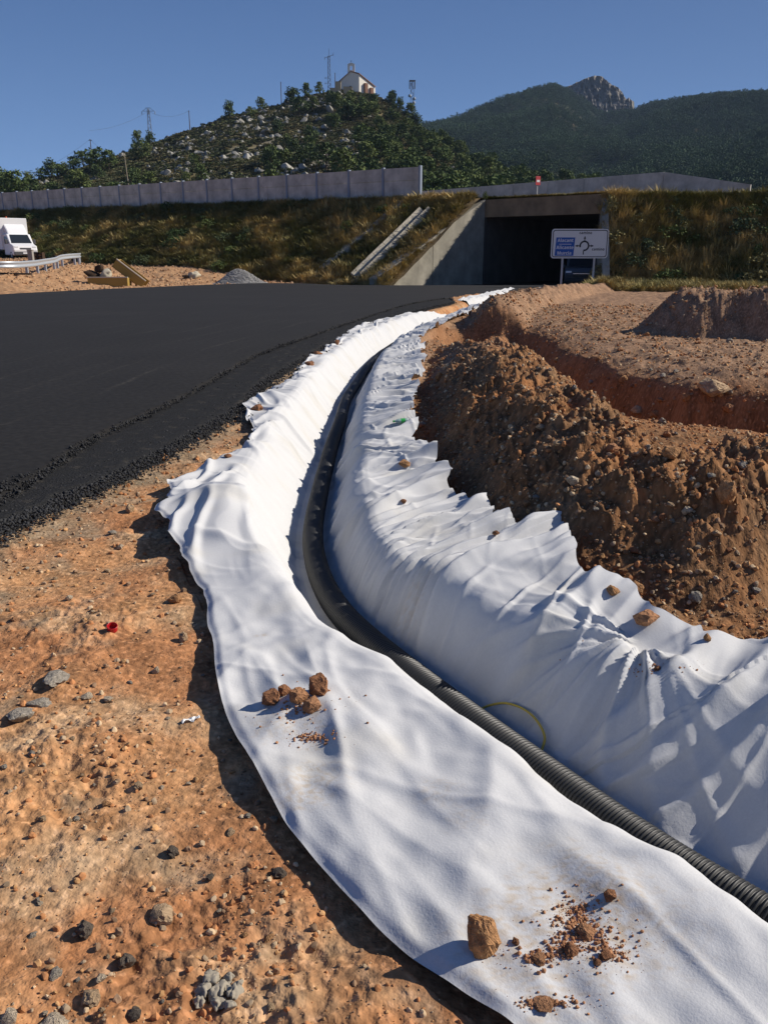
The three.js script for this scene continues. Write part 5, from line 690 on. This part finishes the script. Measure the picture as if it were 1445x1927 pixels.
// pines
const pineCrown = [0, 1, 2, 3].map(k => leafCloud(800 + k, 40, 18, 0.27, (r, i) => { const y = 0.30 + 0.68 * pow(r(), 0.85), w = (k < 2 ? 0.34 : 0.46) * (1 - pow(abs(y - 0.55) / 0.5, 2.2) * 0.75), a = r() * 6.28, q = sqrt(r()) * w; return [cos(a) * q * 4.2, y * 4.6, sin(a) * q * 4.2, 0.62]; }, 0.5));
const pineTrunk = (() => { const g = [cyl(0.06, 0.13, 3.4, 7).translate(0, 1.5, 0)]; for (let k = 0; k < 5; k++) { const a = k * 2.1, y = 1.4 + k * 0.45; g.push(bar(V3(0, y, 0), V3(cos(a) * 0.9, y + 0.55, sin(a) * 0.9), 0.06)); } return merge(g); })();
const pineMats = [leafM(0.095, 0.130, 0.042), leafM(0.125, 0.155, 0.05), leafM(0.075, 0.105, 0.040)], barkM = mat(lin(0.11, 0.08, 0.06), 0.95);
let pn = 0;
function pine(p, h, fat, label, group) { const t = thing('pine_tree', label, 'pine tree', p, group); part('trunk', pineTrunk, barkM, t); part('crown', pineCrown[pn % 4], pineMats[(pn * 7) % 3], t); const s = h / 4.9; t.scale.set(s * fat, s, s * fat); t.rotation.y = pn++ * 2.4; return t; }
{
  const sky = (px, py, hpx, fat, label, group, back = 0.985) => { const a = pxAz(px, py), R = tab(HR, a) * back, x = R * sin(a), z = -R * cos(a); pine(V3(x, hillH(x, z) - 0.25, z), hpx * R / FOC * 0.98, fat, label, group); };
  [[432, 215, 34, 0.9, 'tall single pine on the left shoulder of the hill skyline'], [261, 268, 36, 0.85, 'upright pine on the skyline beside the lattice pylon'], [160, 334, 32, 1.7, 'big round dark pine above the barrier near the utility pole'], [80, 338, 26, 1.0, 'slim pine second from the left end of the ridge'], [55, 342, 25, 1.3, 'bushy pine at the left end of the ridge'], [244, 310, 44, 1.1, 'pine beside the leaning wooden pole'], [212, 330, 32, 1.4, 'squat pine low above the barrier left of the leaning pole'], [492, 206, 26, 1.0, 'pine on the skyline left of the thin pole'], [551, 190, 30, 1.6, 'broad pine cluster crown left of the chapel'], [578, 185, 30, 0.9, 'pine nearest the chapel mast on the skyline'], [602, 182, 26, 0.8, 'short pine just left of the chapel mast'], [735, 202, 24, 1.1, 'round pine right of the chapel below its corner'], [752, 212, 28, 1.0, 'taller pine left of the right hand mast'], [770, 228, 30, 1.2, 'dark pine at the foot of the right hand mast'], [110, 335, 26, 1.1, 'small pine between the slim pine and the utility pole'], [380, 335, 36, 0.9, 'pine standing behind the barrier below the rocky face'], [350, 335, 30, 0.9, 'pine just left of another behind the barrier below the rocks'], [996, 345, 34, 1.25, 'round dark tree beside the red board']
  ].forEach(([x, y, h, f, l]) => { const low = y > 300 && x > 200; sky(x, y, h, f, l, null, low ? (x > 900 ? 0.55 : 0.62) : 0.985); });
  const r = rng(61); let n = 0, g = 0; while (n < 255 && g++ < 6000) { const px = -20 + 1150 * r(), a = pxAz(px), R = tab(HR, a), t = pow(r(), 0.8), q = HR0 + 12 + (R - HR0 - 12) * t * 0.99, x = q * sin(a), z = -q * cos(a); const dens = 0.22 + 0.8 * sst(520, 700, px) + 0.5 * fbm(x * .03 + 9, z * .03, 2) - (rocky(x, z) > 0.3 ? 0.25 : 0); if (r() > dens) continue; if (t > 0.93 && px > 606 && px < 722) continue; const right = px > 560; const hh = 3.0 + 2.8 * r(), ft = 0.85 + 0.55 * r(), zone = px < 120 ? 'at the far left of the ridge' : px < 260 ? 'left of the pylon' : px < 380 ? 'right of the pylon' : px < 500 ? 'on the pale rocky face' : px < 600 ? 'left below the chapel mast' : px < 680 ? 'straight below the chapel' : px < 760 ? 'between chapel and telecom tower' : px < 850 ? 'right below the telecom tower' : px < 960 ? 'on the falling right ridge' : 'on the low ground by the red board', up = t < 0.3 ? 'low down' : t < 0.6 ? 'half way up' : t < 0.85 ? 'high up' : 'near the skyline';
    pine(V3(x, hillH(x, z) - 0.3, z), hh, ft, `${hh < 3.8 ? 'small' : hh < 4.9 ? 'mid sized' : 'tall'} ${ft < 1.1 ? 'slender' : 'broad'} ${['green', 'olive', 'dark'][(pn * 7) % 3]} pine ${up} ${zone}`, px >= 500 ? 'pines right of the rocky face' : 'pines on the rocky flank'); n++; }
}
console.log('hill');
// ---------------------------------------------------------------- chapel, masts, poles, pylon
{
  const R = 288, at = (px, py) => { const d = ray(px, py), k = R / hypot(d.x, d.z); return V3(d.x * k, EYE + d.y * k, d.z * k); };
  const plaster = mat(lin(0.80, 0.76, 0.66), 0.95), tile = mat(lin(0.30, 0.19, 0.13), 0.95), brown = mat(lin(0.23, 0.13, 0.09), 0.95), stoneW = mat(lin(0.46, 0.37, 0.24), 0.95), dark = mat(lin(0.02, 0.02, 0.02), 0.9);
  const o = at(676, 172); const t = thing('chapel', 'white hilltop chapel with a pitched roof and open bell gable', 'chapel', V3(o.x, o.y - 0.4, o.z)); const k = R / FOC * 0.92; // metres per photo pixel up there
  // corner at origin; left wall faces the viewer and slightly left, right wall faces the sun
  const L = V3(-44 * k, 0, -3.4), Rr = V3(29 * k, 0, -4.6), Bk = V3(-10 * k, 0, -12);
  const H = (py) => (172 - py) * k + 0.4, U = V3(0, 1, 0), lw = (u, h, k2 = 0) => V3(L.x * u, h, L.z * u - k2), rw = (u, h, k2 = 0) => V3(Rr.x * u, h, Rr.z * u - k2);
  part('front_wall', prism([[0, -1.5], [1, -1.5], [1, H(158)], [0.42, H(139)], [0.30, H(139)], [0, H(144)]].map(([u, h]) => [u, h]), 0.5, (u, h, q) => lw(u, h, q)), plaster, t);
  part('side_wall', prism([[0.001, -2.2], [1, -2.2], [1, H(161)], [0.001, H(144)]], 0.5, (u, h, q) => rw(u, h, q + 0.003)), plaster, t);
  part('back_wall', prism([[0, -2], [1, -2], [1, H(161)], [0, H(158)]], 0.4, (u, h, q) => V3(lerp(L.x, Rr.x, u), h, -9.5 + q)), plaster, t);
  part('left_wall', prism([[0, -2], [1, -2], [1, H(158)], [0, H(158)]], 0.4, (u, h, q) => V3(L.x + q, h, lerp(L.z - 0.5, -9.4, u))), plaster, t);
  part('right_end_wall', prism([[0, -2.2], [1, -2.2], [1, H(161)], [0, H(161)]], -0.4, (u, h, q) => V3(Rr.x + q, h, lerp(Rr.z - 0.5, -9.4, u))), plaster, t);
  const roof = (P) => { const g = new THREE.BufferGeometry(), A = []; for (const dy of [0.1, 0.3]) { const q = P.map(p => [p.x, p.y + dy, p.z]); A.push(...q[0], ...q[1], ...q[2], ...q[0], ...q[2], ...q[3]); } for (let i = 0; i < 4; i++) { const a = P[i], b = P[(i + 1) % 4]; A.push(a.x, a.y + .1, a.z, b.x, b.y + .1, b.z, b.x, b.y + .3, b.z, a.x, a.y + .1, a.z, b.x, b.y + .3, b.z, a.x, a.y + .3, a.z); } g.setAttribute('position', new THREE.Float32BufferAttribute(A, 3)); g.computeVertexNormals(); return g; };
  const rL = lw(0.36, H(138.5)), f = 0.35; part('roof', roof([lw(1.04, H(158.6)).add(V3(0, 0, f)), rL.clone().add(V3(0, 0, f)), V3(rL.x + 2, rL.y, -9.8), V3(L.x - 0.3, H(158.6), -9.8)]), tile, t);
  part('roof', roof([rL.clone().add(V3(0, 0, f)), lw(-0.01, H(143.6)).add(V3(0, 0, f)), rw(1.04, H(161)).add(V3(0.1, 0, f)), V3(rL.x + 2, rL.y - 1.5, -9.8)]), tile, t);
  { const b = part('bell_gable', prism([[-0.62 * 1.9, 0], [0.62 * 1.9, 0], [0.62 * 1.8, 2.55], [0, 2.9], [-0.62 * 1.8, 2.55]].map(([x, y]) => [x, y]), 0.8, (x, y, q) => V3(rL.x + x, rL.y - 0.1 + y, rL.z - q + 0.1)), plaster, t); }
  { // opening of the bell gable, cut as a dark arch with sky coloured light through two reveal sides is avoided: real opening below
    const bg = t.children[t.children.length - 1]; t.remove(bg);
    const s = new THREE.Shape([[-1.15, 0], [1.15, 0], [1.12, 2.3], [0, 2.7], [-1.12, 2.3]].map(([x, y]) => new THREE.Vector2(x, y))), hole = new THREE.Path(); hole.moveTo(-0.42, 0.55); hole.lineTo(0.42, 0.55); hole.lineTo(0.42, 1.5); hole.absarc(0, 1.5, 0.42, 0, PI, false); hole.lineTo(-0.42, 0.55); s.holes.push(hole);
    const g = new THREE.ExtrudeGeometry(s, { depth: 0.7, bevelEnabled: false }); g.translate(rL.x + 0.2, rL.y - 0.05, rL.z - 0.55); const b = part('bell_gable', g, plaster, t); part('cross', merge([box(0.08, 0.8, 0.08, rL.x + 0.2, rL.y + 3.0, rL.z - 0.2), box(0.45, 0.08, 0.07, rL.x + 0.2, rL.y + 3.12, rL.z - 0.2)]), dark, t); }
  part('window', box(0.75, 0.8, 0.1, lw(0.36, 0).x, H(164), lw(0.36, 0).z + 0.03), dark, t);
  for (const [u, w, py0] of [[0.40, 1.2, 157], [0.76, 1.2, 163]]) { const c = rw(u, 0); const g = box(w, H(py0) + 2, 1.0, 0, (H(py0) - 2) / 2, 0); g.rotateY(-atan2(Rr.z, Rr.x)); g.translate(c.x, 0, c.z + 0.3); part('buttress', g, brown, t); }
  const lowWall = (px, py, w, h, lab) => { const p = at(px, py), o = thing('low_wall', lab, 'wall', V3(p.x, p.y - 0.6, p.z + 4)); part('wall_body', box(w, h + 1.2, 1.2, 0, h / 2 - 0.3, 0, 0.05), stoneW, o); part('capping', box(w + 0.16, 0.14, 1.34, 0, h + 0.372, 0), stoneW, o); };
  lowWall(638, 172, 1.7, 2.2, 'square stone pier left of the chapel front'); lowWall(656, 175, 2.7, 1.2, 'low sunlit stone wall in front of the chapel'); lowWall(628, 174, 1.8, 0.7, 'low stone parapet at the foot of the mast');
  // masts
  const galv = mat(lin(0.26, 0.28, 0.31), 0.6, { metalness: 0.2 });
  function lattice(t, w0, w1, H, n, bw) { const g = []; for (const [sx, sz] of [[-1, -1], [1, -1], [1, 1], [-1, 1]]) g.push(bar(V3(sx * w0, 0, sz * w0), V3(sx * w1, H, sz * w1), bw)); for (let k = 0; k < n; k++) { const y0 = H * k / n, y1 = H * (k + 1) / n, a = lerp(w0, w1, k / n), b = lerp(w0, w1, (k + 1) / n), s = k % 2 ? 1 : -1; g.push(bar(V3(-s * a, y0, a), V3(s * b, y1, b), bw * .7), bar(V3(-s * a, y0, -a), V3(s * b, y1, -b), bw * .7), bar(V3(a, y0, -s * a), V3(b, y1, s * b), bw * .7), bar(V3(-a, y0, -s * a), V3(-b, y1, s * b), bw * .7)); } part('lattice', merge(g), galv, t); }
  function onHill(px, py) { const a = pxAz(px, py), Rr = tab(HR, a), p = V3(Rr * sin(a), 0, -Rr * cos(a)); p.y = hillH(p.x, p.z) - 0.4; return [p, (yt) => { const d = ray(px, yt); return EYE + d.y * Rr / hypot(d.x, d.z) - p.y; }]; }
  { const [p, H] = onHill(620, 172), h = H(105), t = thing('radio_mast', 'slim lattice radio mast standing left of the chapel', 'mast', p); lattice(t, 0.45, 0.32, h, 16, 0.1); part('whip_antenna', bar(V3(0, h - .2, 0), V3(0.1, h + 2.0, 0), 0.09), galv, t); part('cross_arm', bar(V3(-1.3, h - 0.6, 0), V3(1.4, h + 0.3, 0), 0.11), galv, t); for (const [x, y] of [[-1.3, -0.7], [1.4, 0.4]]) part('dipole', bar(V3(x, h + y - 0.5, 0), V3(x, h + y + 0.5, 0), 0.1), galv, t); for (const y of [0.28, 0.42]) part('yagi', merge([bar(V3(-0.3, h * y, 0), V3(-1.5, h * y, 0), 0.08), bar(V3(-1.0, h * y - .4, 0), V3(-1.0, h * y + .4, 0), 0.06), bar(V3(-1.4, h * y - .35, 0), V3(-1.4, h * y + .35, 0), 0.06)]), galv, t); }
  { const [p, H] = onHill(775, 226), h = H(152), t = thing('telecom_tower', 'telecom tower with antenna panels on the right shoulder of the hill', 'mast', p); lattice(t, 0.5, 0.45, h, 12, 0.10); for (const [x, z] of [[-.95, 0], [.95, 0], [0, .95]]) part('antenna_panel', box(0.28, 2.2, 0.2, x * 0.85, h - 1.2, z * 0.85, 0.04), galv, t); for (const [x, y] of [[-.75, .62], [.6, .55], [.5, .45]]) part('dish', new THREE.SphereGeometry(0.55, 14, 8, 0, 6.3, 0, 1.2).rotateX(1.3).translate(x, h * y, 0.6), galv, t); part('platform', box(2.2, 0.12, 2.2, 0, h * 0.36, 0), galv, t); part('head_frame', box(1.9, 0.14, 1.9, 0, h, 0), galv, t); }
  let pyl; { const [p, H] = onHill(284, 265), h = H(204), t = thing('power_pylon', 'lattice power pylon on the left slope skyline', 'pylon', p); lattice(t, 0.6, 0.22, h, 11, 0.075); part('cross_arm', merge([bar(V3(-1.6, h - 0.7, 0), V3(1.6, h - 0.7, 0), 0.1), bar(V3(-1.6, h - 0.7, 0), V3(-0.4, h + 0.1, 0), 0.07), bar(V3(1.6, h - 0.7, 0), V3(0.4, h + 0.1, 0), 0.07), bar(V3(-0.7, h + 0.1, 0), V3(0.7, h + 0.1, 0), 0.09)]), galv, t); for (const x of [-1.8, 0, 1.8]) part('insulator', cyl(0.09, 0.09, 0.8, 8).translate(x, h - 1.15, 0), galv, t); pyl = p.clone().add(V3(0, h - 0.7, 0)); }
  const wood = mat(lin(0.12, 0.09, 0.07), 0.9), poles = [];
  for (const [px, py, top, lab] of [[174, 300, 262, 'dark utility pole above the round pine, carrying the cables'], [358, 244, 208, 'thin dark pole on the skyline right of the pylon'], [530, 198, 154, 'thin pole on the skyline left of the broad pine crown'], [631, 170, 137, 'short pole touching the left chapel eave']]) { const [p, H] = onHill(px, py), h = max(2.5, H(top)), t = thing('utility_pole', lab, 'pole', p); part('shaft', cyl(0.09, 0.15, h, 8).translate(0, h / 2, 0), wood, t); part('cross_piece', box(px === 174 ? 0.9 : 0.3, 0.12, 0.12, 0, h - 0.25, 0), wood, t); poles.push(p.clone().add(V3(0, h, 0))); }
  { const a = pxAz(242, 330), R2 = 150, p = V3(R2 * sin(a), 0, -R2 * cos(a)); p.y = hillH(p.x, p.z) - 0.3; const d = ray(240, 288), h = EYE + d.y * R2 / hypot(d.x, d.z) - p.y, t = thing('utility_pole', 'pale leaning wooden pole rising from the tan bank behind the barrier', 'pole', p), pw = mat(lin(0.30, 0.25, 0.18), 0.9); part('shaft', cyl(0.07, 0.11, h, 8).translate(0, h / 2, 0), pw, t); part('tip_band', cyl(0.1, 0.1, 0.18, 8).translate(0, h - 0.3, 0), pw, t); t.rotation.z = 0.05; }
  const cable = (a, b, sag, lab) => { const pts = []; for (let k = 0; k <= 20; k++) { const u = k / 20; pts.push(a.clone().lerp(b, u).add(V3(0, -sag * 4 * u * (1 - u), 0))); } single('power_cable', new THREE.TubeGeometry(new THREE.CatmullRomCurve3(pts), 40, 0.022, 5), mat(lin(0.05, 0.05, 0.06), 0.8), lab, 'cable'); };
  const endL = (() => { const d = ray(20, 345), k = 235 / hypot(d.x, d.z); return V3(d.x * k, EYE + d.y * k, d.z * k); })(), endR = (() => { const d = ray(204, 283), k = 245 / hypot(d.x, d.z); return V3(d.x * k, EYE + d.y * k, d.z * k); })();
  cable(poles[0], endL, 1.0, 'cable from the utility pole down to the left'); cable(poles[0], endR, 0.6, 'cable from the utility pole down to the scrub on its right'); cable(pyl, poles[1], 1.5, 'thin cable from the pylon to the pole on its right'); cable(pyl, poles[0].clone().add(V3(0, 2, 0)), 1.0, 'thin cable from the pylon to the utility pole on its left');
}
// ---------------------------------------------------------------- far mountain, cliff and forest
const MS = azel([[300, 330], [600, 300], [740, 270], [790, 252], [830, 242], [880, 226], [940, 201], [1000, 180], [1040, 170], [1064, 176], [1085, 190], [1110, 206], [1135, 220], [1160, 223], [1185, 222], [1200, 216], [1230, 204], [1300, 196], [1380, 189], [1445, 184], [1600, 172], [1900, 180]]);
const MR = [[pxAz(300), 900], [pxAz(800), 900], [pxAz(1120), 1250], [pxAz(1200), 1150], [pxAz(1445), 1000], [pxAz(1900), 900]];
function mtnH(x, z) { const a = atan2(x, -z), r = hypot(x, z), R = tab(MR, a), H = EYE + R * tab(MS, a), t = (r - 330) / (R - 330); let h = t < 0 ? -2 : t <= 1 ? lerp(4, H, pow(t, 1.25)) : lerp(H, 0, sst(1, 2, t)); const m = sst(0, 0.2, t) * (1 - 0.8 * sst(0.85, 1, t)); return h + m * (16 * ridge(x * 0.006, z * 0.006, 2) + 5 * fbm(x * 0.02, z * 0.02, 2)); }
{
  const a0 = pxAz(300), a1 = pxAz(1900), NA = 380, NR = 110;
  struct('mountain', gridGeo(NA, NR, (i, j) => { const a = lerp(a0, a1, i / (NA - 1)), R = tab(MR, a), r = lerp(320, 330 + (R - 330) * 1.5, j / (NR - 1)), x = r * sin(a), z = -r * cos(a); return [x, mtnH(x, z), z, x * .03, z * .03]; }, (x, y, z) => mixc([0.075, 0.085, 0.045], [0.15, 0.13, 0.085], sst(0, 0.5, fbm(x * .02, z * .02, 3)))), hillMat, 'wooded mountain rising behind the barrier');
  const r = rng(91), tg = leafCloud(900, 22, 9, 0.34, (r) => { const y = 0.1 + 0.9 * r(), w = 0.5 * sqrt(max(0.02, 1 - pow((y - 0.4) / 0.62, 2))), a = r() * 6.28, q = sqrt(r()) * w; return [cos(a) * q * 4, y * 6, sin(a) * q * 4, 0.7]; });
  scatter('forest', tg, mat(lin(1, 1, 1), 0.95), 32000, () => { const px = 740 + 1060 * r(), a = pxAz(px), R = tab(MR, a), q = 335 + (R * 1.005 - 335) * pow(r(), 0.75), x = q * sin(a), z = -q * cos(a); const s = 0.75 + 0.7 * r(), k = 0.65 + 0.6 * r() + 0.3 * fbm(x * .012, z * .012, 2); return { p: V3(x, mtnH(x, z) - 0.5, z), s: [s * 1.15, s * (0.9 + .3 * r()), s * 1.15], e: [0, r() * 6, 0], c: lin(.055 * k, .088 * k, .040 * k) }; }, 'pine forest covering the far mountain', 'forest');
  // cliff: a rock wall with upright ribs
  const RC = 1215, top = [[1062, 166], [1080, 157], [1100, 148], [1118, 142], [1130, 143], [1140, 150], [1152, 160], [1163, 164], [1172, 176], [1177, 187], [1183, 183], [1192, 192], [1194, 205]], bot = [[1062, 172], [1085, 180], [1110, 196], [1135, 212], [1160, 214], [1175, 213], [1194, 212]].map(([x, y]) => [x, y + 8]);
  const ti = (t, x) => tab(t.map(q => [q[0], q[1]]), x), W = (px, py, rr) => { const d = ray(px, py), k = rr / hypot(d.x, d.z); return [d.x * k, EYE + d.y * k, d.z * k]; };
  const rockMap = mat(lin(1, 1, 1), 0.95, { vertexColors: true });
  single('cliff', gridGeo(150, 60, (i, j) => { const px = lerp(1062, 1194, i / 149), v = j / 52, py = lerp(ti(bot, px) + 3, ti(top, px), min(1, v)); const rib = 15 * ridge(px * 0.085, py * 0.02 + 3, 3) + 7 * ridge(px * 0.3, py * 0.05, 2) + 5 * fbm(px * .2, py * .25, 3), q = W(px + 1.2 * ns(py * .2, px * .1), py + 1.2 * ns(px * .5, 3.3) * min(1, v), RC - rib * 1.0 + 34 * min(1, v) + max(0, v - 1) * 500 - (px - 1062) * 0.12); return [q[0], q[1] - max(0, v - 1) * 60, q[2], i, j]; }, (x, y, z) => { const n = fbm(x * .05, y * .02 + 4, 4), w = sst(0.18, 0.5, fbm(x * .09 + 3, y * .03, 3)); return mixc(mixc([0.24, 0.215, 0.18], [0.15, 0.135, 0.115], sst(-.3, .4, n)), [0.10, 0.095, 0.055], w * .7); }), rockMap, 'grey limestone cliff with upright ribs at the mountain peak', 'cliff');
}
console.log('mountain');
scene.traverse(o => { if (o.isMesh) { o.castShadow = true; o.receiveShadow = true; } });
renderer.render(scene, camera);
